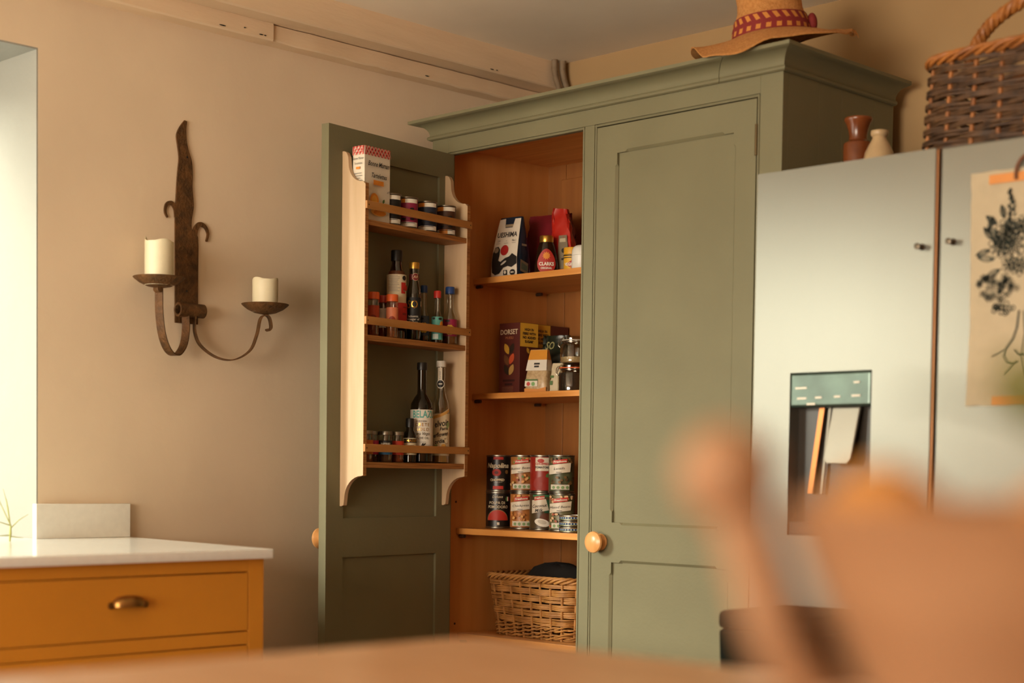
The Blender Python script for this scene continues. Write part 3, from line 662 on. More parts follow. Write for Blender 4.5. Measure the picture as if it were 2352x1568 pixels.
# syrup bottle
def flat_bottle(label, c, rot, secs, m):
    T = Matrix.Translation(c) @ Matrix.Rotation(rot, 4, 'Z'); mm = MB(); ss = []
    for hw, hd, z in secs: ss.append([tuple(T @ Vector((hw * math.cos(2 * math.pi * i / 24), hd * math.sin(2 * math.pi * i / 24), z))) for i in range(24)])
    return mm.loft(ss), T
cpos = (-3.238, 3.412, ZA); t = thing('syrup_bottle', 'maple syrup bottle with red CLARKS label on top shelf', 'bottle', cpos)
mm, T = flat_bottle('', cpos, R(44), [(.032, .019, .0004), (.0345, .021, .005), (.034, .021, .03), (.030, .020, .06), (.024, .019, .085), (.020, .0185, .095), (.0185, .0182, .1)], None)
b = obj('glass_body', mm, mat('maple_syrup_glass', '#22130a', .1, var=0), t)
obj('cap', MB().lathe(cpos, [(.0195, .096), (.0203, .099), (.0203, .113), (.019, .115), (.001, .115)], 28), GOLDM, t)
def synm(x, z, e_):
    hw = .0345 - max(0, z - .03) * .17; hd = .0212 - max(0, z - .03) * .03; u = max(-.97, min(.97, x / hw)); return tuple(T @ Vector((x, -hd * math.sqrt(1 - u * u) - e_ - .0004, z)))
D_ = Deco(synm, .0022)
pts = [(0, .034)]; n = 26
for i in range(n): a = 2 * math.pi * i / n; pts.append(((.026 - .006 * math.sin(a)) * math.cos(a), .040 + .036 * math.sin(a)))
D_.raw(pts, [(0, 1 + i, 1 + (i + 1) % n) for i in range(n)], plain('#a8271c'))
st = []
for i in range(22): a = math.pi / 2 + i * math.pi / 11; rr = .0125 if i % 2 == 0 else .008; st.append((rr * math.cos(a), .056 + rr * math.sin(a)))
D_.raw([(0, .056)] + st, [(0, 1 + i, 1 + (i + 1) % 22) for i in range(22)], plain('#d8882e'))
D_.text('CLARKS', .0135, 0, .032, W_, bold=.0005, sx=.9); D_.text('ORIGINAL', .008, 0, .020, W_, bold=.0002, sx=.9); D_.done(b)
def dveg(D_):
    D_.rect(-.04, .04, .040, .0425, K_, 16); D_.rect(-.04, .04, .046, .049, K_, 16); D_.quad([(-.017, .022), (0, .034), (.017, .022), (0, .009)], plain('#a92a1c')); D_.text('VEGEMITE', .0115, 0, .0215, W_, bold=.0004, sx=.85); D_.rect(-.006, .006, .0125, .0145, YEL_, 3)
bottle('yeast_spread_jar', 'yellow VEGEMITE jar beside the white tub, top shelf', 'jar', (-3.131, 3.405, ZA), [(.021, .0004), (.023, .003), (.023, .050), (.020, .054)], DARKGL, ([(.0235, .051), (.0237, .068), (.0225, .0705), (.001, .0705)], plain('#d9a028', .4)), (.0234, .004, .050, plain('#d9a62c')), None, dveg, capname='lid')
wt = thing('white_tub', 'plain white rounded tub against the middle post, top shelf', 'tub', (-3.068, 3.378, ZA))
obj('tub', MB().lathe((-3.068, 3.378, ZA), [(.027, .0004), (.029, .003), (.029, .045), (.028, .055), (.024, .064), (.016, .069), (.001, .0705)], 32), plain('#dcdad2', .35), wt)
obj('lid_seam', MB().lathe((-3.068, 3.378, ZA), [(.0292, .040), (.0294, .0405), (.0292, .041)], 32), plain('#b9b6ac'), wt)

# ------------------------------------------------------------------ second shelf
MUES = plain('#54231b', .5)
def muesli(label, x0, x1, y0, y1, h, full):
    t = thing('muesli_box', label, 'cereal box', ((x0 + x1) / 2, (y0 + y1) / 2, ZB_), 'muesli boxes on the second shelf')
    b = obj('carton_body', MB().box(x0, x1, y0, y1, ZB_ + .0003, ZB_ + h), MUES, t, bevel=.0008)
    w_ = x1 - x0; dp = y1 - y0
    D_ = Deco(plane_map(((x0 + x1) / 2, y0, ZB_), (1, 0, 0), (0, 0, 1), (0, -1, 0)))
    if full:
        D_.text('DORSET', .0205, -.002, h - .027, plain('#d8c6a4'), bold=.0003, sx=.95); D_.text('MUESLI', .0105, 0, h - .044, plain('#b9744a'))
        for sx_, z_, c_ in ((-1, .118, '#c99a34'), (1, .118, '#2c2013'), (1, .088, '#c2502a'), (-1, .085, '#6e4526'), (-1, .056, '#2c2013'), (1, .056, '#b08a4a')):
            D_.leaf(sx_ * .002, z_, .036, .0095, R(90 - sx_ * 28), plain(c_))
        D_.rect(-.024, .024, .037, .043, plain('#2f120d'), 2); D_.rect(-.016, .016, .026, .032, plain('#2f120d'), 2)
        D_.join = True
        for i in range(4): D_.rect(-.026, .02, .020 - i * .0045, .0208 - i * .0045, plain('#9a6a4a'), 2)
    D_.done(b)
    D_ = Deco(plane_map((x1, (y0 + y1) / 2, ZB_), (0, 1, 0), (0, 0, 1), (1, 0, 0)))
    s0 = -dp / 2 + .001; s1 = min(dp / 2 - .001, s0 + .085) if full else s0 + .066
    cx_ = (s0 + s1) / 2
    D_.rect(s0, s1, h - .070, h - .001, YEL_, 2)
    for i, tx in enumerate(('HIGH IN', 'FIBRE WITH', 'NO ADDED', 'SUGAR*')): D_.text(tx, .0105, cx_, h - .020 - i * .0118, INK_, bold=.0004)
    if full: D_.leaf(.0, h - .09, .02, .006, R(120), plain('#c99a34'))
    D_.done(b)
muesli('maroon DORSET muesli box with yellow sticker, front of second shelf', -3.415, -3.330, 3.400, 3.478, .210, True)
muesli('second maroon muesli box standing further back behind the first', -3.425, -3.350, 3.484, 3.632, .212, False)
CLEARB = mat('clear_oat_bag', '#c4ab84', 0.35, col2='#a58a62', scale=140)
t, b, fr, sd_ = soft_bag('oats_bag', 'clear bag of oats with orange top and white label', 'food bag', (-3.272, 3.425, ZB_), .075, .055, .128, CLEARB, R(18), crumple=.0012, seed=21, topw=.72)
for fm, hw in ((fr, .0375), (sd_, .0275)):
    D_ = Deco(fm, .0007); D_.quad([(-hw, .098), (hw, .098), (hw, .127), (-hw, .127)], plain('#cc8a2c', .4)); D_.quad([(-hw, .066), (hw, .066), (hw, .098), (-hw, .098)], plain('#d8d2c4', .4))
    if hw > .03:
        D_.rect(-.011, .011, .0835, .089, INK_, 2); D_.rect(-.009, .009, .0755, .081, INK_, 2)
        D_.rect(-.034, .008, .020, .036, plain('#d5cfbe'), 2); D_.rect(-.034, .008, .036, .041, GREEN_, 2); D_.ell(-.022, .027, .006, .006, plain('#b8372a')); D_.ell(-.006, .027, .006, .006, plain('#6f9a5a')); D_.quad([(-.034, .004), (.036, .004), (.036, .018), (.01, .012), (-.034, .014)], plain('#c9802a'))
    D_.done(b)
t, b, fr, sd_ = soft_bag('dried_fruit_bag', 'crumpled dark green packet marked SO above the cream bag', 'food bag', (-3.288, 3.516, ZB_), .095, .05, .176, mat('dark_green_film', '#182116', 0.3, var=0.3, scale=30), R(20), crumple=.006, seed=30, topw=.8)
D_ = Deco(fr, .002); D_.text('SO', .032, -.020, .145, plain('#8f8a55'), .2, bold=.0004, sx=.8); D_.done(b)
t, b, fr, sd_ = soft_bag('rice_bag', 'small cream paper bag between oats bag and clip-top jars', 'food bag', (-3.224, 3.452, ZB_), .036, .045, .088, plain('#c9bb9c', .6), R(25), crumple=.002, seed=33, topw=.9)
D_ = Deco(fr, .001); D_.rect(-.017, -.006, .045, .052, GREEN_, 2); D_.rect(-.017, -.008, .024, .036, GREEN_, 2); D_.done(b)
WIRE = mat('bail_wire', '#9a9284', 0.3, metal=1, var=0)
def clipjar(label, c, r, h, ring, cont, fill):
    x, y, z = c; t = thing('clip_top_jar', label, 'jar', c, 'clip-top glass jars')
    obj('glass_body', MB().lathe(c, [(r * .85, .0004), (r, .006), (r, h * .62), (r * .93, h * .70), (r * .80, h * .76), (r * .80, h * .80), (r * .88, h * .81), (r * .88, h * .83)], 30), GLASS_C, t)
    obj('contents', MB().lathe(c, [(r * .86, .003), (r * .93, .008), (r * .93, h * fill), (.001, h * fill + .003)], 26), cont, t)
    obj('rubber_ring', MB().lathe(c, [(r * .80, h * .832), (r * .93, h * .832), (r * .94, h * .85), (r * .93, h * .866), (r * .8, h * .866)], 30), ring, t)
    obj('lid', MB().lathe(c, [(r * .84, h * .867), (r * .9, h * .87), (r * .9, h * .93), (r * .82, h * .97), (r * .5, h), (.001, h)], 30), GLASS_C, t)
    ph = facing(x, y) - R(75)
    P = lambda rr, hh, da=0: (x + rr * math.cos(ph + da), y + rr * math.sin(ph + da), z + hh)
    mw = MB(); mw.tube([P(r * .97, h * .92, -.15), P(r * 1.1, h * .84, -.12), P(r * 1.16, h * .66, -.05), P(r * 1.02, h * .58, 0), P(r * 1.14, h * .66, .12), P(r * .97, h * .92, .15)], .0012, 6)
    mw.tube([(x + r * .84 * math.cos(a * math.pi / 16), y + r * .84 * math.sin(a * math.pi / 16), z + h * .785) for a in range(32)], .0011, 6, closed=True)
    obj('wire_bail', mw, WIRE, t)
    return t
RUB = plain('#d2602c', .5); RICE = mat('rice_grains', '#b5a27c', 0.8, var=0.2, scale=220); TEA = mat('dark_tea_leaves', '#2a1f17', 0.8, var=0.5, scale=180)
clipjar('lower clip-top jar with orange rubber ring and dark contents', (-3.142, 3.425, ZB_), .041, .0815, RUB, TEA, .68)
clipjar('upper clip-top jar with a little rice, stacked on the other', (-3.137, 3.424, ZB_ + .0818), .0385, .078, plain('#b8b2a2', .5), RICE, .24)

# ------------------------------------------------------------------ third shelf: tins in two tiers
KL = plain('#16110d', .35); HD = plain('#c9beaa', .4)
def bean(t1, t2, top, low):
    def dc(D_, h):
        rn = random.Random(t1 + t2)
        D_.join = True
        for i in range(46): D_.ell(rn.uniform(-.036, .036), rn.choice((rn.uniform(.014, .05), rn.uniform(h - .025, h - .009))), .0042, .0032, plain(rn.choice(low)), rot=rn.uniform(0, 3), n=8)
        D_.join = False
        D_.quad([(-.030, .052), (.020, .060), (.022, h - .022), (-.030, h - .030)], HD)
        D_.quad([(-.020, h - .027), (.012, h - .022), (.013, h - .011), (-.020, h - .016)], plain(top)); D_.text('Freshona', .008, -.004, h - .019, HD, .2, rot=.12, bold=.0003)
        D_.text(t1, .0095, -.006, h - .039, INK_, .3, rot=.1); D_.rect(-.012, .0, h - .050, h - .0485, INK_, 3)
        D_.rect(-.024, .018, .010, .024, plain('#bfb8a6'), 6)
        D_.join = True
        for i in range(4): D_.ell(-.017 + i * .010, .016, .0036, .0045, plain('#6d8a5a'), n=8)
    return dc
def dnap(D_, h):
    D_.text('Napolina', .0195, -.006, h - .032, plain('#d8c7a6'), .25, bold=.0004); D_.rect(-.018, .012, h - .014, h - .006, plain('#a8241a'))
    D_.ell(-.008, h - .052, .0135, .0105, plain('#a8271c')); D_.ell(-.008, h - .052, .006, .0045, plain('#5d120c')); D_.text('CHOPPED', .0095, -.006, .034, plain('#d8c7a6'), bold=.0003); D_.rect(-.016, .01, .027, .0275, HD, 4); D_.rect(-.018, .012, .007, .0165, plain('#b3261a')); D_.ell(.022, h - .05, .005, .006, plain('#6b4a24'))
def dpol(D_, h):
    D_.text('Deluxe', .011, -.004, h - .015, plain('#cfc0a0'), .3); D_.text('POLPA DI', .0115, -.005, h - .033, plain('#cfc0a0'), bold=.0001); D_.text('POMODORO', .0115, -.002, h - .045, plain('#cfc0a0'), bold=.0001, sx=.92)
    D_.ell(-.003, .024, .033, .0315, plain('#8a7a50'), a0=0, a1=math.pi); D_.ell(-.003, .024, .0315, .030, plain('#a82818'), a0=0, a1=math.pi)
    D_.rect(-.004, .003, .010, .018, HD, 2); D_.ell(.026, h - .021, .0055, .0075, GREEN_); D_.rect(.0255, .029, h - .027, h - .015, W_, 2); D_.rect(.029, .032, h - .027, h - .015, RED_, 2)
def dtom(D_, h):
    D_.rect(-.022, .018, h - .046, h - .008, HD); D_.ell(-.006, h - .017, .010, .006, plain('#a8271c')); D_.text('CHOPPED', .0085, -.002, h - .026, plain('#a8271c'), bold=.0003); D_.text('TOMATOES', .008, -.002, h - .036, INK_, bold=.0003); D_.ell(.0, .026, .028, .020, plain('#8e2417')); D_.leaf(.008, .046, .018, .006, .4, GREEN_)
def dcoc(D_, h):
    D_.rect(-.03, .036, h - .012, h - .006, plain('#2f6b43')); D_.rect(.006, .036, .05, h - .02, plain('#1f4a30'), 6); D_.quad([(-.033, .048), (.020, .058), (.010, h - .018), (-.033, h - .022)], HD); D_.quad([(-.024, h - .023), (.006, h - .018), (.006, h - .008), (-.024, h - .012)], plain('#b4281c')); D_.text('Freshona', .008, -.009, h - .015, HD, .2, rot=.12, bold=.0003)
    D_.text('Coconut', .012, -.010, h - .038, INK_, .3, rot=.1, bold=.0002); D_.text('Milk', .0135, -.011, h - .051, INK_, .3, rot=.1, bold=.0002); D_.ell(.010, .036, .017, .013, plain('#5a3018')); D_.ell(.0, .022, .022, .011, plain('#d8d2c6'), rot=-.25); D_.ell(.0, .024, .013, .006, plain('#b9b2a4'), rot=-.25)
TB = .108; TR = .0372
row = [(-3.378, 3.368), (-3.288, 3.378), (-3.203, 3.372), (-3.112, 3.358)]
MIX = ['#b9622e', '#d29a5a', '#8c3a1c', '#c9a26a', '#5e7a3c']; CHK = ['#c98a4a', '#d8a862', '#b5763a']; LEN = ['#6a4a24', '#7d5a30', '#4d3518']; WB2 = ['#c9a27a', '#9a4a2a', '#d8b58c']
tin('black POLPA DI POMODORO tin, bottom row at the left', (row[0][0], row[0][1], ZD), TR, TB, KL, dpol)
tin('chickpea tin with cream card label, bottom row second from left', (row[1][0], row[1][1], ZD), .0365, TB, plain('#a86a34', .4), bean('Chickpeas', 'in water', '#b4281c', CHK))
tin('green coconut milk tin, bottom row third from left', (row[2][0], row[2][1], ZD), .0365, TB, plain('#4a3a22', .4), dcoc)
tin('mixed bean tin with red ribbon, bottom row by the middle post', (row[3][0], row[3][1], ZD), .0365, TB, plain('#6e6a4a', .4), bean('Mixed Beans', 'in water', '#b4281c', WB2))
tin('black Napolina chopped tomato tin, top row at the left', (row[0][0] + .001, row[0][1], ZD + TB + .0003), TR, TB, KL, dnap)
tin('butter bean tin with orange beans, top row second from left', (row[1][0], row[1][1], ZD + TB + .0003), .0365, TB, plain('#9a6432', .4), bean('Butter Beans', 'in water', '#b4281c', MIX))
tin('red chopped tomato tin, top row third from left', (row[2][0] - .006, row[2][1] + .006, ZD + TB + .0003), .0365, TB, plain('#8c2418', .4), dtom)
tin('green lentil tin with brown lentils, top row by the middle post', (row[3][0] - .008, row[3][1] + .004, ZD + TB + .0003), .0365, TB, plain('#4f5236', .4), bean('Lentils', 'in water', '#b4281c', LEN))
def dyel(D_, h):
    D_.rect(-.04, .04, h * .45, h - .006, YEL_)
    for i in range(3): D_.rect(-.026, .002, h - .026 - i * .014, h - .018 - i * .014, INK_, 4)
    D_.ell(-.014, h * .26, .006, .008, plain('#b4462a')); D_.ell(.002, h * .2, .006, .006, YEL_)
def dtun(D_, h):
    D_.rect(-.04, .04, h * .82, h - .0045, YEL_, 16); D_.rect(-.04, .04, .0045, h * .2, plain('#9aa03c'), 16)
    D_.join = True
    for i in range(9): D_.rect(-.034 + i * .008, -.031 + i * .008, h * .38, h * .62, plain('#a9b4a0'), 1)
NVB = plain('#243a66', .35)
for i, nm in enumerate(('bottom', 'middle', 'top')):
    tin('flat blue and yellow fish tin, %s of the little stack' % nm, (-3.036, 3.315, ZD + i * .0163), .0335, .016, NVB, dtun, group='flat fish tins', name='fish_tin')
tin('yellow and black tin behind the fish tins', (-3.030, 3.392, ZD), .0365, TB, KL, dyel, group='food tins on the lower shelf')
tin('yellow and black tin stacked highest beside the lentils', (-3.030, 3.390, ZD + TB + .0003), .0365, TB, KL, dyel, group='food tins on the lower shelf')

# ------------------------------------------------------------------ baskets
def make_basket(name, label, cat, c, rot, top, bot, h, N, rows, strands, sr, ms, mw, mb_, rn_seed=1, amp=.0045, base_rows=3, group=None, handle=None, border=.008, jitter=.0):
    """woven basket: stakes, one weaver bundle per row, plaited border; top/bot are half sizes"""
    rn = random.Random(rn_seed); t = thing(name, label, cat, c, group); T = Matrix.Translation(c) @ Matrix.Rotation(rot, 4, 'Z')
    M_ = 720; raw_ = []
    for i in range(M_ + 1):
        th = 2 * math.pi * i / M_; ca, sa = math.cos(th), math.sin(th); raw_.append((math.copysign(abs(ca) ** .36, ca), math.copysign(abs(sa) ** .36, sa), th))
    cum = [0.0]
    for i in range(M_): cum.append(cum[-1] + math.hypot((raw_[i + 1][0] - raw_[i][0]) * top[0], (raw_[i + 1][1] - raw_[i][1]) * top[1]))
    def outline(s_):
        import bisect
        d_ = s_ * cum[-1]; i = min(M_ - 1, max(0, bisect.bisect_right(cum, d_) - 1)); f = (d_ - cum[i]) / max(1e-9, cum[i + 1] - cum[i])
        x = raw_[i][0] + (raw_[i + 1][0] - raw_[i][0]) * f; y = raw_[i][1] + (raw_[i + 1][1] - raw_[i][1]) * f
        nx = math.copysign(abs(x) ** 6, x); ny = math.copysign(abs(y) ** 6, y); l = math.hypot(nx, ny) or 1
        return x, y, nx / l, ny / l
    def per(s_, f):                                # point on the rounded-rectangle outline
        a = bot[0] + (top[0] - bot[0]) * f; b = bot[1] + (top[1] - bot[1]) * f
        ux, uy, nx, ny = outline(s_ % 1.0); return Vector((ux * a, uy * b, f * h)), Vector((nx, ny, 0))
    for i in range(N):
        pts = [tuple(T @ per(i / N, f)[0]) for f in (0.0, .25, .5, .75, 1.0)]
        obj('stake', MB().tube(pts, sr * 1.5, 7), ms, t)
    tot = base_rows + rows; sub = 5
    for k in range(tot):
        mm = MB(); f0 = (k + .1) / tot; f1 = (k + .95) / tot
        for j in range(strands):
            f = f0 + (f1 - f0) * (j + .5) / strands; path = []; jj = rn.uniform(-1, 1)
            for i in range(N * sub):
                u = i / (N * sub); p, n_ = per(u, f); ph = i / sub
                sg = math.cos(math.pi * ph) * (1 if k % 2 else -1)
                if k < base_rows: sg = math.cos(math.pi * ph + j * math.pi)
                wob = jitter * math.sin(2 * math.pi * (u * (3 + j % 3) + jj)) + (0.004 * math.sin(math.pi * ph + j * math.pi) if k < base_rows else 0)
                q = p + n_ * (amp * sg + amp * .4); q.z += wob * 1.0; q.z = max(q.z, sr * 1.02); path.append(tuple(T @ q))
            mm.tube(path, sr * rn.uniform(.85, 1.15), 6, closed=True)
        o = obj('weaver_row', mm, mw if k % 3 else mb_, t); o['kind'] = 'stuff'
    mm = MB()
    for j in range(4):                              # plaited border
        path = []
        for i in range(N * 6):
            u = i / (N * 6); p, n_ = per(u, 1.0); a = 2 * math.pi * (u * N * .5 + j / 4)
            q = p + n_ * (border * .6 + border * .9 * math.cos(a)); q.z += border * .5 + border * .8 * math.sin(a); path.append(tuple(T @ q))
        mm.tube(path, sr * 1.5, 7, closed=True)
    o = obj('border', mm, ms, t); o['kind'] = 'stuff'
    mm = MB(); mm.loft([[tuple(T @ (per(i / (N * 2), 0)[0] * .96 + Vector((0, 0, z_)))) for i in range(N * 2)] for z_ in (.0006, .006)]); obj('base', mm, mw, t)
    if handle: handle(t, T)
    return t
bk = make_basket('wicker_basket', 'pale rectangular wicker basket on the lower cupboard shelf', 'basket', (-3.206, 3.438, .6126), R(-4.5), (.186, .122), (.165, .105), .168, 26, 6, 4, .0026, WICKER_L, WICKER_L, WICKER_L, 3, amp=.0055, base_rows=2, border=.0085, jitter=.0011)
# dark cloth bulging out of it
rn = random.Random(5); secs = []
for k in range(7):
    f = k / 6; q = []
    for i in range(22):
        a = 2 * math.pi * i / 22; r_ = math.cos(f * math.pi / 2) ** .7; q.append((-3.206 + .135 * r_ * math.cos(a) + rn.uniform(-.006, .006), 3.445 + .075 * r_ * math.sin(a) + rn.uniform(-.006, .006), .70 + .125 * math.sin(f * math.pi / 2) + rn.uniform(-.005, .005)))
    secs.append(q)
tag(obj('folded_cloth', MB().loft(secs), mat('black_cloth', '#14110e', 0.95, var=0.3), None, smooth=60), 'black cloth heaped inside the pale wicker basket', 'cloth')

# ------------------------------------------------------------------ wall sconce and candles
sn = thing('wall_sconce', 'rusty wrought iron two-arm candle sconce on the left wall', 'sconce', (XW, 2.43, 1.45))
def smooth_path(P, n=6):
    out = []
    for i in range(len(P) - 1):
        p0 = Vector(P[max(i - 1, 0)]); p1 = Vector(P[i]); p2 = Vector(P[i + 1]); p3 = Vector(P[min(i + 2, len(P) - 1)])
        for k in range(n):
            t_ = k / n; out.append(0.5 * ((2 * p1) + (p2 - p0) * t_ + (2 * p0 - 5 * p1 + 4 * p2 - p3) * t_ ** 2 + (3 * p1 - p0 - 3 * p2 + p3) * t_ ** 3))
    out.append(Vector(P[-1])); return [tuple(p) for p in out]
# back plate with flame-shaped top: outline as (y, z)
Lf = [(2.397, 1.470), (2.397, 1.60), (2.396, 1.735), (2.398, 1.775), (2.399, 1.80), (2.401, 1.835), (2.404, 1.87), (2.407, 1.90), (2.403, 1.93), (2.399, 1.955), (2.404, 1.972), (2.414, 1.988), (2.424, 2.000)]
Rf = [(2.431, 1.998), (2.429, 1.975), (2.431, 1.945), (2.438, 1.92), (2.447, 1.895), (2.450, 1.86), (2.449, 1.83), (2.452, 1.80), (2.453, 1.775), (2.447, 1.74), (2.449, 1.715), (2.467, 1.700), (2.468, 1.60), (2.468, 1.470)]
pl = smooth_path([(0, a, b) for a, b in Lf], 3) + smooth_path([(0, a, b) for a, b in Rf], 3); pl = [(p[1], p[2]) for p in pl]
obj('back_plate', MB().prism(pl, lambda y, z: (XW + .001, y, z), lambda y, z: (XW + .0055, y, z)), IRON, sn)
def curl(pts, wd):
    mm = MB(); P = smooth_path([(XW + .0035, a, b) for a, b in pts], 5); n = len(P)
    secs = []
    for i, p in enumerate(P):
        a = Vector(P[max(0, i - 1)]); b = Vector(P[min(n - 1, i + 1)]); d_ = (b - a).normalized(); nn = Vector((0, -d_.z, d_.y)); k = wd * (1 - .75 * i / n)
        secs.append([tuple(Vector(p) + nn * k + Vector((.0022, 0, 0))), tuple(Vector(p) - nn * k + Vector((.0022, 0, 0))), tuple(Vector(p) - nn * k - Vector((.0022, 0, 0))), tuple(Vector(p) + nn * k - Vector((.0022, 0, 0)))])
    mm.loft(secs); return mm
obj('leaf_curl', curl([(2.402, 1.745), (2.397, 1.768), (2.384, 1.780), (2.370, 1.774), (2.366, 1.755), (2.373, 1.741)], .0075), IRON, sn)
obj('leaf_curl', curl([(2.456, 1.695), (2.460, 1.720), (2.473, 1.735), (2.490, 1.730), (2.499, 1.712), (2.494, 1.692)], .0085), IRON, sn)
for z in (1.905, 1.555): obj('nail_hole', MB().lathe((XW + .0056, 2.432, z), [(.0028, 0), (.0028, .0004)], 10, 'x'), BLACKM, sn)
tube = MB(); TX, TZ = XW + .026, 1.503
ring_ = [(.016, 0), (.0185, .001), (.0185, .08), (.016, .081), (.0125, .08), (.0125, .001), (.016, 0)]
tube.loft([[(TX + r_ * math.cos(2 * math.pi * i / 24), 2.390 + h_, TZ + r_ * math.sin(2 * math.pi * i / 24)) for i in range(24)] for r_, h_ in ring_], cap=False)
obj('hinge_tube', tube, IRON, sn)
def arm(pts, fl):
    P = smooth_path(pts, 7); n = len(P); ups = []
    a = Vector(pts[0]); b = Vector(pts[-2]); hd = Vector((b.x - a.x, b.y - a.y, 0)).normalized(); sd = Vector((-hd.y, hd.x, 0))
    return MB().tube(P, 1, flat=fl, up=tuple(sd))
A1, B1 = (XW + .078, 2.300), (XW + .088, 2.626)
def arm_pts(y0, end, zc, zb, ztop, k):
    (ex, ey) = end; L_ = lambda f: (TX + (ex - TX) * f, y0 + (ey - y0) * f)
    return L_
L_ = arm_pts(2.416, A1, 0, 0, 0, 0)
pa = [(*L_(0), TZ - .015), (*L_(0.0), TZ - .055), (*L_(.10), TZ - .095), (*L_(.36), TZ - .121), (*L_(.66), TZ - .112), (*L_(.88), TZ - .075), (*L_(.985), TZ - .02), (*L_(1.0), TZ + .03), (*L_(1.0), TZ + .044)]
aa = obj('arm', arm(pa, (.0115, .0016)), IRON, sn)
L_ = arm_pts(2.444, B1, 0, 0, 0, 0)
pb = [(*L_(0), TZ - .015), (*L_(0.0), TZ - .055), (*L_(.08), TZ - .09), (*L_(.30), TZ - .119), (*L_(.55), TZ - .124), (*L_(.78), TZ - .098), (*L_(.88), TZ - .055), (*L_(.93), TZ - .012), (*L_(1.0), TZ - .001), (*L_(1.06), TZ - .008), (*L_(1.085), TZ - .032), (*L_(1.05), TZ - .042), (*L_(1.02), TZ - .038)]
ab = obj('arm', arm(pb, (.0115, .0016)), IRON, sn)
obj('hinge_knuckle', MB().lathe((A1[0] - .009, A1[1] - .004, TZ + .040), [(.0075, 0), (.0085, .001), (.0085, .02), (.0075, .021)], 16, 'x'), IRON, sn)
def dish(c, r_):
    mm = MB(); pr = [(.006, -.0265), (r_ * .45, -.022), (r_ * .75, -.013), (r_ * .93, -.004), (r_, .001), (r_ * .985, .002), (r_ * .9, -.002), (r_ * .7, -.010), (r_ * .4, -.018), (.002, -.021)]
    mm.lathe(c, pr, 36); return obj('drip_dish', mm, IRON, sn)
DA = (A1[0], A1[1], 1.572); DB = (B1[0], B1[1], 1.530)
dish(DA, .066); dish(DB, .064)
def candle(label, c, r_, h, seed, spike):
    rn = random.Random(seed); t = thing('pillar_candle', label, 'candle', c, 'pillar candles in the sconce'); n = 30; secs = []
    zz = [0, .003, h * .25, h * .5, h * .75, h - .008, h - .002]
    for z in zz: secs.append([(c[0] + r_ * (1 + rn.uniform(-.012, .012)) * math.cos(2 * math.pi * i / n) * (.97 if z == 0 else 1), c[1] + r_ * (1 + rn.uniform(-.012, .012)) * math.sin(2 * math.pi * i / n), c[2] + z) for i in range(n)])
    rim = [spike * math.exp(-((((2 * math.pi * i / n) - R(225) + math.pi) % (2 * math.pi) - math.pi) / .28) ** 2) + .003 * math.sin(3 * 2 * math.pi * i / n + seed) for i in range(n)]
    for rr, dz in ((.97, 0), (.90, -.001), (.82, -.009), (.4, -.012), (.02, -.012)):
        secs.append([(c[0] + r_ * rr * math.cos(2 * math.pi * i / n), c[1] + r_ * rr * math.sin(2 * math.pi * i / n), c[2] + h + dz + rim[i] * (1 if rr > .85 else .15)) for i in range(n)])
    obj('wax', MB().loft(secs), WAX, t, smooth=50)
    obj('wick', MB().tube([(c[0], c[1], c[2] + h - .012), (c[0] + .001, c[1], c[2] + h - .006), (c[0] + .003, c[1] + .001, c[2] + h - .002)], .0011, 6), K_, t)
    return t
candle('taller ivory pillar candle on the left sconce dish', (DA[0], DA[1], DA[2] - .0195), .0365, .112, 2, .010)
candle('shorter ivory pillar candle on the right sconce dish', (DB[0], DB[1], DB[2] - .0195), .0345, .088, 6, .002)

# ------------------------------------------------------------------ mustard base cabinet, worktop, upstand, plant
XCF = -2.92
mc = thing('base_cabinet', 'mustard yellow base cabinet with drawers under the white worktop', 'cabinet', (-3.26, .9, 0))
obj('carcass', MB().box(XW + .005, XCF - .0225, -1.0, 2.170, .08, .8885), MUSTARD, mc)
fx = XCF
def face(nm, y0, y1, z0, z1): return obj(nm, MB().box(XCF - .022, fx, y0, y1, z0, z1), MUSTARD, mc, bevel=.0012)
face('frame_stile', 2.1305, 2.172, .08, .8885); face('frame_rail', -1.0, 2.1303, .8605, .8885); face('frame_rail', -1.0, 2.1303, .699, .7275); face('frame_rail', -1.0, 2.1303, .08, .12)
face('frame_stile', 1.42, 1.46, .7278, .8602); face('frame_stile', 1.42, 1.46, .1205, .6985)
for y0, y1 in ((1.462, 2.1285), (.72, 1.418), (-1.0, .718)):
    for z0, z1, hz in ((.7295, .8585, .8025), (.412, .697, .6), (.122, .408, .3)):
        dw = obj('drawer', MB().box(XCF - .02, fx + .0004, y0, y1, z0, z1), MUSTARD, mc, bevel=.0012)
        yc = (y0 + y1) / 2 + .028 if y0 > 1.4 else (y0 + y1) / 2
        secs = []                                    # cup handle
        for k in range(9):
            v = -1 + 2 * k / 8; wv = math.sqrt(max(.04, 1 - v * v)); q = []
            for j in range(7):
                a = math.pi * .5 * j / 6; q.append((fx + .0006 + .024 * wv ** .6 * math.sin(a), yc + .036 * v, hz + .018 * wv ** .5 * math.cos(a) + (.001 if j < 6 else -.004)))
            q.append((fx + .0005, yc + .036 * v, hz - .002)); secs.append(q)
        cup = MB().loft(secs); hd = obj('cup_handle', cup, BRASS, dw, smooth=60)
        for s_ in (-1, 1): obj('handle_lug', MB().lathe((fx + .0004, yc + s_ * .041, hz - .001), [(.0075, 0), (.0075, .002), (.003, .0032), (.001, .0033)], 14, 'x'), BRASS, dw)
wk = MB()
wk.prism([(XW - .36, W1[0] + .006), (-2.90, W1[0] + .006), (-2.897, 2.180), (-2.902, 2.187), (XW + .0005, 2.262), (XW + .0005, 2.000), (XW - .36, 2.000)], lambda x, y: (x, y, .8892), lambda x, y: (x, y, .910))
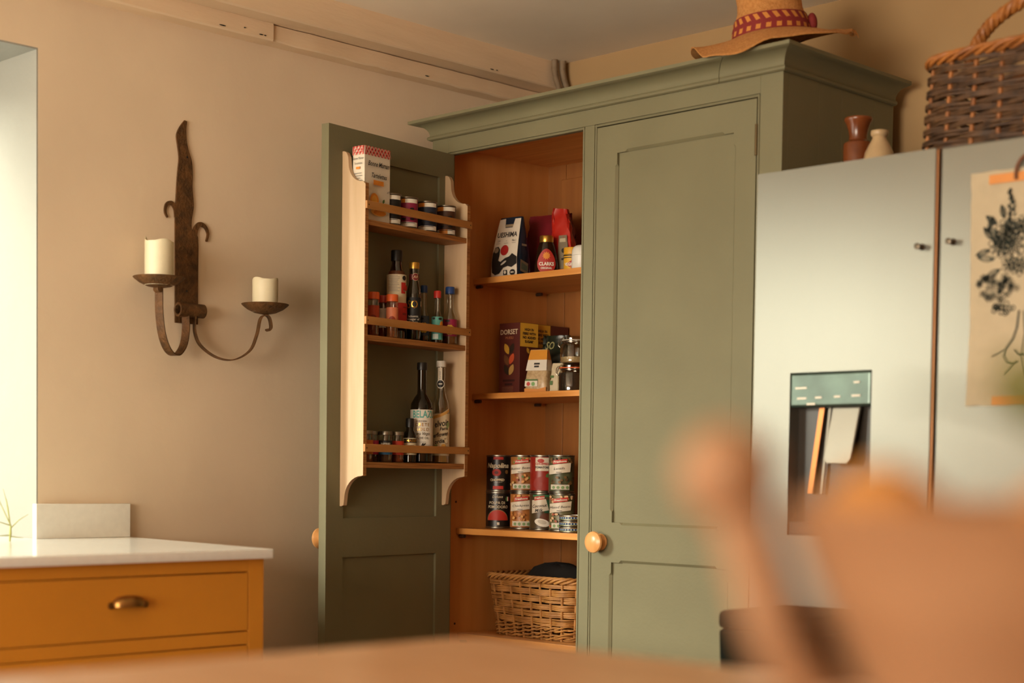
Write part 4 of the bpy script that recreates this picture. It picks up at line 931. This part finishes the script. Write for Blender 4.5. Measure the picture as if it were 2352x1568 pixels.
wo = obj('worktop', wk, QUARTZ, None, bevel=.0025); tag(wo, 'white quartz worktop running on into the window sill', 'worktop')
tag(obj('upstand', MB().box(XW + .0005, XW + .019, 1.990, 2.255, .9103, .996), UPST, None, bevel=.001), 'low pale grey upstand on the wall behind the worktop', 'upstand')
# little dry sprig standing on the sill
SPR = mat('pale_green_stem', '#a9ac6a', 0.7, var=0.15)
sp = thing('plant_sprig', 'tiny pale green sprig with thread-like leaves on the worktop', 'plant', (-3.512, 1.872, .9103))
bx_, by_ = -3.512, 1.872
obj('stem', MB().tube([(bx_, by_, .9103), (bx_ + .001, by_ + .001, .930), (bx_, by_ + .002, .950)], [.0022, .0035, .0018], 8), SPR, sp)
for dy, dz, z0 in ((.045, .034, .940), (-.05, .012, .948), (-.05, -.002, .925), (.032, -.004, .922), (-.012, .062, .95), (-.02, .085, .95), (-.075, .12, .95)):
    obj('leaf', MB().tube([(bx_, by_ + .001, z0), (bx_ + .004, by_ + dy * .5, z0 + dz * .62), (bx_ + .006, by_ + dy, z0 + dz)], [.0015, .001, .0004], 6), SPR, sp)

# ------------------------------------------------------------------ fridge freezer
FX0, FX1, FYF, FZ = -2.200, -1.285, 3.012, 1.771
fg = thing('fridge_freezer', 'large brushed steel double-door fridge freezer right of the cupboard', 'fridge', (-1.74, 3.35, 0))
obj('cabinet', MB().box(FX0 + .004, FX1 - .004, FYF + .05, 3.69, .03, FZ - .006), mat('fridge_grey_side', '#8d897c', 0.5, metal=.3, var=0.03), fg, bevel=.003)
obj('gasket', MB().box(FX0 + .010, FX1 - .010, FYF + .042, FYF + .05, .06, FZ - .012), mat('brown_gasket', '#6e4a2a', .7, var=0), fg)
obj('foot_grille', MB().box(FX0 + .01, FX1 - .01, FYF + .02, FYF + .06, .0, .05), BLACKM, fg)
XG = -1.742; HX0, HX1, HZ0, HZ1 = -2.1005, -1.8895, .955, 1.318          # dispenser opening
d1 = MB()
for x0, x1, z0, z1 in ((FX0, HX0, .06, FZ), (HX1, XG - .006, .06, FZ), (HX0, HX1, .06, HZ0), (HX0, HX1, HZ1, FZ)): d1.box(x0, x1, FYF, FYF + .041, z0, z1)
d1o = obj('door', d1, STEEL, fg)
d2o = obj('door', MB().box(XG + .006, FX1, FYF, FYF + .041, .06, FZ), STEEL, fg, bevel=.005, seg=3)
obj('door_edge', MB().box(XG - .0062, XG - .0008, FYF + .004, FYF + .04, .06, FZ - .002), mat('copper_edge', '#9a6a44', .4, metal=.6, var=0), d1o)
obj('dispenser_recess', MB().box(HX0, HX1, FYF + .036, FYF + .041, HZ0, 1.241), mat('recess_dark', '#2b241c', .35, var=0.1), d1o)
PG = mat('dispenser_glass', '#3f5048', 0.06, metal=.45, var=0.25, scale=18)
pn = obj('control_panel', MB().box(HX0 + .0006, HX1 - .0006, FYF - .0015, FYF + .03, 1.2405, HZ1 - .0006), PG, d1o, bevel=.006, seg=3)
D_ = Deco(plane_map((HX0, FYF - .0015, 1.2405), (1, 0, 0), (0, 0, 1), (0, -1, 0)))
for x, z, l in ((.016, .041, .03), (.021, .018, .025), (.069, .019, .017), (.118, .020, .016), (.163, .021, .011), (.174, .021, .011), (.168, .050, .015), (.048, .005, .022)):
    D_.rect(x, x + l, z, z + .004, W_, 2)
D_.done(pn)
for i, (x0, x1, dx, mt, tk) in enumerate(((HX0 + .065, HX0 + .078, -.028, mat('copper_lever', '#a5683c', .3, metal=.8, var=0), .006), (HX0 + .088, HX0 + .094, -.02, mat('grey_lever', '#7d776b', .4, metal=.5, var=0), .004))):
    mm = MB(); mm.prism([(x0, 1.2395), (x1, 1.2395), (x1 + dx, 1.05), (x0 + dx, 1.05)], lambda x, z: (x, FYF + .028, z), lambda x, z: (x, FYF + .028 - tk, z)); obj('lever', mm, mt, d1o)
mm = MB(); mm.prism([(HX0 + .102, 1.2395), (HX0 + .172, 1.2395), (HX0 + .158, 1.128), (HX0 + .150, 1.116), (HX0 + .098, 1.116), (HX0 + .089, 1.126)], lambda x, z: (x, FYF + .026 - (1.24 - z) * .12, z), lambda x, z: (x, FYF + .018 - (1.24 - z) * .12, z)); obj('paddle', mm, mat('pale_paddle', '#8d8779', .4, metal=.4, var=0.03), d1o, bevel=.002)
obj('drip_tray', MB().box(HX0 + .004, HX1 - .004, FYF + .002, FYF + .036, HZ0 + .001, HZ0 + .03), mat('recess_dark', '#2b241c'), d1o)
for x, z, par in ((-1.7745, 1.569, d1o), (-1.7025, 1.573, d2o)):
    obj('handle_stud', MB().lathe((x, FYF, z), [(.0065, 0), (.007, .003), (.004, .006), (.004, .017), (.0065, .019), (.0065, .023), (.002, .0245)], 16, 'y'), mat('stud_metal', '#5f5446', .35, metal=.8, var=0), par)

# botanical print taped to the right fridge door
PX = lambda px: -1.664 + (px - 2233) * .000968
PZ = lambda px, py: H + .6225 - (py - 400) * .000886 - (px - 2233) * .000152
pp = thing('botanical_print', 'ivory paper print of an ink bouquet taped to fridge door', 'print', (-1.515, FYF - .002, 1.228))
PAPER = plain('#b5a78b', .8); rn = random.Random(11)
xL, xR, zT, zB = -1.664, -1.366, H + .6225, H + .150
ol = []
n = 22
for i in range(n): ol.append((xL + (xR - xL) * i / n, zB + rn.uniform(-.002, .002)))
for i in range(n): ol.append((xR + rn.uniform(-.0012, .0012), zB + (zT - zB) * i / n))
for i in range(n): ol.append((xR + (xL - xR) * i / n, zT + rn.uniform(-.001, .001)))
for i in range(n): ol.append((xL + rn.uniform(-.0012, .0012) + .004 * math.sin(math.pi * i / n), zT + (zB - zT) * i / n))
sheet = obj('paper', MB().prism(ol, lambda x, z: (x, FYF - .0012 - .003 * math.sin(9 * z) ** 2, z), lambda x, z: (x, FYF - .0018 - .003 * math.sin(9 * z) ** 2, z)), PAPER, pp)
INK2 = plain('#25302a', .8)
fm = lambda x, z, e_: (x, FYF - .0048 - e_, z)
D_ = Deco(fm, .0002); D_.join = True
def P2(px, py): return (PX(px), PZ(px, py))
def ring2(x, z, rx, rz, rot=0.0, th=.0011, n=14):
    D_.ell(x, z, rx, rz, INK2, rot=rot, n=n, hole=max(.2, 1 - th / max(1e-4, min(rx, rz)))); D_.e -= .00022
def flower(px, py, r_, np_, core=.3, th=.0012):
    x, z = P2(px, py)
    for q, off in ((.68, 0), (.42, .5)):
        for i in range(np_):
            a = 2 * math.pi * (i + off) / np_; ring2(x + r_ * q * math.cos(a), z + r_ * q * math.sin(a), r_ * .34, r_ * .30 * q + .001, a, th)
    for i in range(14): a = rn.uniform(0, 6.28); q = rn.uniform(0, core) * r_; D_.ell(x + q * math.cos(a), z + q * math.sin(a), .0013, .0013, INK2, n=6); D_.e -= .00022
def lf(px, py, L, wd, deg):
    x, z = P2(px, py); a = R(deg); ca, sa = math.cos(a), math.sin(a)
    for sg in (-1, 1): D_.line([(x + ca * L * t_ - sa * sg * wd * math.sin(math.pi * t_), z + sa * L * t_ + ca * sg * wd * math.sin(math.pi * t_)) for t_ in (0, .2, .4, .6, .8, 1)], .0012, INK2); D_.e -= .00022
    for k in range(5): f = -.7 + .35 * k; D_.line([(x + ca * L * t_ - sa * f * wd * math.sin(math.pi * t_), z + sa * L * t_ + ca * f * wd * math.sin(math.pi * t_)) for t_ in (.05, .35, .65, .95)], .0011, INK2); D_.e -= .00022
mir = lambda px: 2 * 2392 - px
for mf in (lambda q: q, mir):
    sgn = 1 if mf(0) == 0 else -1
    for px, py, r_, np_ in ((2330, 552, .034, 10), (2303, 560, .026, 9), (2318, 525, .026, 9), (2348, 600, .022, 8), (2350, 512, .022, 8), (2325, 600, .018, 7)): flower(mf(px), py, r_, np_)
    for i in range(46):
        a = rn.uniform(0, 6.28); q = rn.uniform(0, 1) ** .5; x, z = P2(mf(2298 + 46 * q * math.cos(a)), 655 + 30 * q * math.sin(a))
        for k in range(5): b = a + 2 * math.pi * k / 5; ring2(x + .0042 * math.cos(b), z + .0042 * math.sin(b), .0036, .003, b, .0009, 8)
        D_.ell(x, z, .0014, .0014, INK2, n=6); D_.e -= .00022
    for i in range(16): a = rn.uniform(0, 6.28); q = rn.uniform(0, 1) ** .6; x, z = P2(mf(2312 + 26 * q * math.cos(a)), 700 + 14 * q * math.sin(a)); ring2(x, z, .006, .006, 0, .0022, 10)
    for i in range(44):
        f = i / 43; x, z = P2(mf(2322 + 5 * math.sin(4 * f)), 436 + 95 * f); wd = .002 + .0075 * f; D_.leaf(x + rn.uniform(-wd, wd), z, .008, .0022, rn.uniform(.6, 2.5), INK2); D_.e -= .00022
    for px, py, L, wd, dg in ((2288, 548, .036, .0065, 128), (2276, 528, .030, .0055, 70), (2292, 592, .040, .007, 168), (2306, 612, .036, .007, 205), (2296, 512, .032, .0065, 142), (2312, 498, .030, .006, 105), (2282, 570, .034, .006, 195), (2292, 562, .026, .006, 80), (2320, 632, .034, .007, 238), (2300, 530, .03, .006, 165)):
        lf(mf(px), py, L, wd, dg if sgn > 0 else 180 - dg)
for pts, wd in (([(2350, 700), (2346, 740), (2338, 765), (2322, 790), (2318, 806), (2326, 818), (2340, 820), (2350, 812)], .0045), ([(2318, 792), (2305, 802), (2290, 811)], .0022), ([(2340, 820), (2330, 834), (2318, 848)], .003), ([(2342, 788), (2352, 798), (2366, 796)], .004), ([(2360, 700), (2364, 750), (2358, 800), (2372, 860)], .003), ([(2400, 700), (2404, 760), (2430, 800), (2440, 815)], .004)):
    D_.line([P2(*q) for q in pts], wd, INK2); D_.e -= .00022
for nm, m_, mb_ in D_.parts.values():
    o = obj('ink_drawing', mb_, m_, sheet); o['kind'] = 'stuff'
TAPE = plain('#cf8842', .6)
for (a, b, c_, d_) in ((2276, 402, 2476, 423), (2293, 902, 2470, 922)):
    x0, z1 = P2(a, b); x1 = PX(c_); z0 = z1 - .0185
    mm = MB(); mm.add([(x0, FYF - .0062, z0), (x1, FYF - .0062, z0), (x1, FYF - .0062, z1), (x0, FYF - .0062, z1), (x0, FYF - .0052, z0), (x1, FYF - .0052, z0), (x1, FYF - .0052, z1), (x0, FYF - .0052, z1)], [(0, 1, 2, 3), (7, 6, 5, 4), (0, 4, 5, 1), (1, 5, 6, 2), (2, 6, 7, 3), (3, 7, 4, 0)]); obj('tape', mm, TAPE, pp)
hr = MB(); cx_, cz_ = PX(2372), PZ(2372, 392); hr.tube([(cx_ + .034 * math.cos(a * math.pi / 14), FYF - .009, cz_ + .040 * math.sin(a * math.pi / 14)) for a in range(-1, 16)], .0038, 8)
tag(obj('leather_loop', hr, mat('brown_leather', '#6b3f1e', .6, var=.1)), 'brown loop rising above the botanical print', 'loop')

# ------------------------------------------------------------------ on top of the fridge
ZT = FZ + .0003
jg = thing('stoneware_jar', 'brown salt-glazed stoneware bottle on the fridge', 'stoneware bottle', (-2.125, 3.305, ZT))
obj('pot', MB().lathe((-2.125, 3.305, ZT), [(.028, 0), (.0335, .003), (.0345, .01), (.0345, .098), (.0335, .104), (.026, .108), (.0215, .112), (.021, .122), (.0235, .135), (.0285, .150), (.0325, .157), (.0335, .161), (.0325, .1635), (.026, .1625), (.018, .15), (.001, .149)], 36), mat('salt_glaze', '#6e3a1c', .22, var=0.25, scale=20), jg)
jc = thing('cream_jar', 'small cream stoneware bottle with sloping shoulders on the fridge', 'stoneware bottle', (-2.045, 3.270, ZT))
obj('pot', MB().lathe((-2.045, 3.270, ZT), [(.028, 0), (.034, .003), (.0355, .012), (.0355, .052), (.032, .068), (.022, .088), (.0165, .098), (.0155, .103), (.0195, .107), (.0205, .112), (.0195, .117), (.014, .1185), (.010, .112), (.001, .111)], 36), mat('cream_stoneware', '#b59a74', .3, var=0.1, scale=20), jc)
def rope_handle(t, T):
    mm = MB()
    for j in range(4):
        path = []
        for i in range(61):
            f = i / 60; a = math.pi * f; cen = Vector((-.205 * math.cos(a) ** 1 if True else 0, 0, .195 + .150 * math.sin(a) ** .8)); tw = 2 * math.pi * (f * 9 + j / 4); out = Vector((-math.cos(a), 0, math.sin(a)))
            path.append(tuple(T @ (cen + out * .009 * math.cos(tw) + Vector((0, .009 * math.sin(tw), 0)))))
        mm.tube(path, .0072, 7)
    o = obj('handle', mm, WICKER_O, t)
make_basket('log_basket', 'dark brown wicker basket with twisted handle on the fridge', 'basket', (-1.605, 3.235, ZT), R(-5), (.235, .140), (.245, .150), .205, 22, 15, 3, .0033, WICKER_O, WICKER_D, WICKER_D, 8, amp=.006, base_rows=0, border=.010, jitter=.0022, handle=rope_handle)

# ------------------------------------------------------------------ straw hat on the cupboard
ht = thing('straw_hat', 'orange straw hat with red zigzag band on the cupboard', 'hat', (-2.375, 3.30, 2.106))
HT = Matrix.Translation((-2.377, 3.302, 2.166)) @ Matrix.Rotation(yaw, 4, 'Z') @ Matrix.Rotation(R(-5.5), 4, 'Y')
n = 72
def brim_z(a):                                     # a: 0 right, 90 away, 180 left, 270 towards the room
    k = [(0, .006), (35, .034), (70, .030), (110, .005), (150, -.022), (180, -.016), (205, -.060), (235, -.074), (262, -.046), (290, -.040), (320, -.034), (342, -.016), (360, .006)]
    d_ = math.degrees(a) % 360
    for (a0, z0), (a1, z1) in zip(k, k[1:]):
        if a0 <= d_ <= a1: f = (d_ - a0) / (a1 - a0); f = f * f * (3 - 2 * f); return z0 + (z1 - z0) * f
    return 0
def brim_ring(f, off=0.0):
    q = []
    for i in range(n):
        a = 2 * math.pi * i / n; r_ = .096 + .102 * f + .004 * f * math.sin(5 * a); q.append((r_ * math.cos(a), r_ * math.sin(a) * (1 - .06 * f), brim_z(a) * f ** 1.25 + off + (.010 * f ** 4 * max(0, math.cos(a - R(185))))))
    return q
hm = MB(HT); hm.loft([brim_ring(f, .0015) for f in (0, .2, .4, .6, .8, .93, 1)] + [brim_ring(f, -.0015) for f in (1, .93, .8, .6, .4, .2, 0)], cap=False)
obj('brim', hm, STRAW, ht, smooth=60)
cr = MB(HT)
def crown_ring(r_, z, dent=0): return [(r_ * math.cos(2 * math.pi * i / n) * 1.0, r_ * math.sin(2 * math.pi * i / n) * .95, z - dent * abs(math.cos(2 * math.pi * i / n)) ** 2) for i in range(n)]
cr.loft([crown_ring(.098, 0), crown_ring(.0945, .02), crown_ring(.087, .045), crown_ring(.080, .065), crown_ring(.0785, .085), crown_ring(.081, .11), crown_ring(.080, .125), crown_ring(.070, .137), crown_ring(.05, .138), crown_ring(.01, .128)])
obj('crown', cr, STRAW, ht, smooth=60)
BANDM = plain('#7a1f1c', .8); BANDO = plain('#c07c34', .8)
bnd = MB(HT); bnd.loft([crown_ring(.0995, .001), crown_ring(.0962, .022), crown_ring(.0890, .047)], cap=False); bo = obj('hat_band', bnd, BANDM, ht)
def bmap(x, z, e_):
    r_ = .0995 - (z - .001) * .225 + e_ + .0006; a = x; v = HT @ Vector((r_ * math.cos(a), r_ * math.sin(a) * .95, z)); return tuple(v)
D_ = Deco(bmap, .0005); D_.join = True
NB = 24
for i in range(NB):
    a = i * 2 * math.pi / NB; da = .125
    D_.quad([(a, .0255), (a + da, .0255), (a + da - .12, .0435), (a - .12, .0435)], BANDO, step=1); D_.e -= .00022
    D_.quad([(a - .03, .005), (a + da - .03, .005), (a + da, .0235), (a, .0235)], BANDO, step=1); D_.e -= .00022
for nm, m_, mb_ in D_.parts.values(): o = obj('zigzag_weave', mb_, m_, bo); o['kind'] = 'stuff'
kn = MB(HT); kn.ball((.096, -.03, .022), .016, sq=(.8, 1, 1.5)); obj('band_knot', kn, BANDM, ht)
fr_ = MB(HT)
for i in range(9): a = R(-12 + 3 * i); p = Vector((.196 * math.cos(a), .19 * math.sin(a), brim_z(a) - .001)); fr_.tube([tuple(p), tuple(p + Vector((.010, .0, -.006 - .002 * (i % 3)))), tuple(p + Vector((.013, .002, -.014)))], .0012, 5)
o = obj('frayed_edge', fr_, STRAW, ht); o['kind'] = 'stuff'

# ------------------------------------------------------------------ dark bin by the fridge
bn = thing('waste_bin', 'dark green-black bin standing in front of the fridge', 'bin', (-1.97, 2.87, 0))
BINM = mat('dark_enamel', '#11150f', 0.85, var=0.05, spec=.1)
bm_ = MB(); bm_.loft([[(-2.062, 2.765, .0), (-1.88, 2.765, .0), (-1.88, 2.985, .0), (-2.062, 2.985, .0)], [(-2.092, 2.752, .76), (-1.852, 2.752, .76), (-1.852, 3.0, .76), (-2.092, 3.0, .76)]])
obj('bin_body', bm_, BINM, bn, bevel=.008); obj('lid', MB().box(-2.094, -1.85, 2.75, 3.002, .7595, .80), BINM, bn, bevel=.012)

# ------------------------------------------------------------------ foreground: oak table, fruit bowl
tb = thing('kitchen_table', 'pale oak table top across the bottom foreground', 'table', (-.4, .1, 0))
cr_ = .045; TX0, TX1, TY0, TY1 = -1.392, .75, -1.1, 1.338
nb = 9
for i in range(nb):
    y0 = TY0 + (TY1 - TY0) * i / nb; y1 = TY0 + (TY1 - TY0) * (i + 1) / nb - .0006
    if i == nb - 1:
        pl = [(TX0, y0)] + [(TX0 + cr_ - cr_ * math.cos(k * math.pi / 16), y1 - cr_ + cr_ * math.sin(k * math.pi / 16)) for k in range(9)] + [(TX1 - cr_ + cr_ * math.sin(k * math.pi / 16), y1 - cr_ + cr_ * math.cos(k * math.pi / 16)) for k in range(9)] + [(TX1, y0)]
    else: pl = [(TX0, y0), (TX0, y1), (TX1, y1), (TX1, y0)]
    obj('plank', MB().prism(pl, lambda x, y: (x, y, .852), lambda x, y: (x, y, .889)), OAK, tb, bevel=.002)
for x in (-1.25, .6):
    for y in (-.95, 1.18): obj('leg', MB().lathe((x, y, 0), [(.026, 0), (.03, .1), (.024, .2), (.034, .6), (.038, .72), (.04, .851)], 16), OAK, tb)
obj('apron', MB().box(-1.27, .62, -.98, 1.21, .76, .8515), OAK, tb)
BC = (-.326, .636, .8893)
fb = thing('fruit_bowl', 'blurred tan wooden fruit bowl with knobbed handle in the foreground', 'bowl', BC)
obj('bowl', MB().lathe(BC, [(.046, 0), (.05, .004), (.044, .02), (.046, .05), (.056, .085), (.073, .125), (.088, .158), (.097, .178), (.1005, .183), (.097, .186), (.091, .178), (.083, .158), (.066, .12), (.04, .07), (.001, .06)], 48), BOWLW, fb)
hp = [(-.412, .550, 1.081), (-.407, .554, 1.061), (-.402, .558, 1.041), (-.398, .561, 1.023), (-.392, .567, 1.005), (-.382, .578, .987), (-.373, .590, .973)]
obj('handle', MB().tube(smooth_path(hp, 4), [.0135 - .002 * i / 24 for i in range(25)], 12), BOWLW, fb)
obj('handle_knob', MB().ball((-.414, .549, 1.086), .0215), BOWLW, fb)
PEEL = mat('orange_peel', '#bd8038', 0.5, var=0.08, bump=0.3, bscale=300)
for i, (x, y, z, r_) in enumerate(((-.370, .600, 1.063, .030), (-.300, .640, 1.060, .031))):
    fo = thing('orange', ['orange at the left of the fruit bowl', 'orange at the right of the fruit bowl'][i], 'orange', (x, y, z - r_), 'oranges in the bowl')
    obj('fruit', MB().ball((x, y, z), r_, 24, 16, (1, 1, .93)), PEEL, fo)
    obj('stem_button', MB().lathe((x, y, z + r_ * .92), [(.003, 0), (.002, .002), (.0005, .0024)], 8), GREEN_, fo)
lv = thing('leaf_sprig', 'green leafy sprig lying on the fruit in the bowl', 'leaves', (-.322, .650, 1.101))
LEAF = mat('olive_leaf', '#59601f', 0.5, var=0.15)
obj('twig', MB().tube([(-.315, .655, 1.098), (-.325, .645, 1.108), (-.335, .632, 1.116)], .0016, 6), LEAF, lv)
for i, (dx, dy, dz) in enumerate(((-.03, -.028, .016), (.012, .02, .022), (-.012, .012, .03), (.028, .005, .012), (.03, .03, .006))):
    b = Vector((-.327, .642, 1.110)); d_ = Vector((dx, dy, dz)); sd = d_.cross(Vector((0, 0, 1))).normalized() * .011; mm = MB(); secs = []
    for k in range(7):
        f = k / 6; w_ = math.sin(math.pi * min(.97, max(.06, f))) ; p = b + d_ * f * 1.3 + Vector((0, 0, -.010 * f * f)); u_ = Vector((0, 0, .0004)); secs.append([tuple(p - sd * w_ + Vector((0, 0, .002))), tuple(p - u_), tuple(p + sd * w_ + Vector((0, 0, .002))), tuple(p + u_)])
    obj('leaf', mm.loft(secs), LEAF, lv)
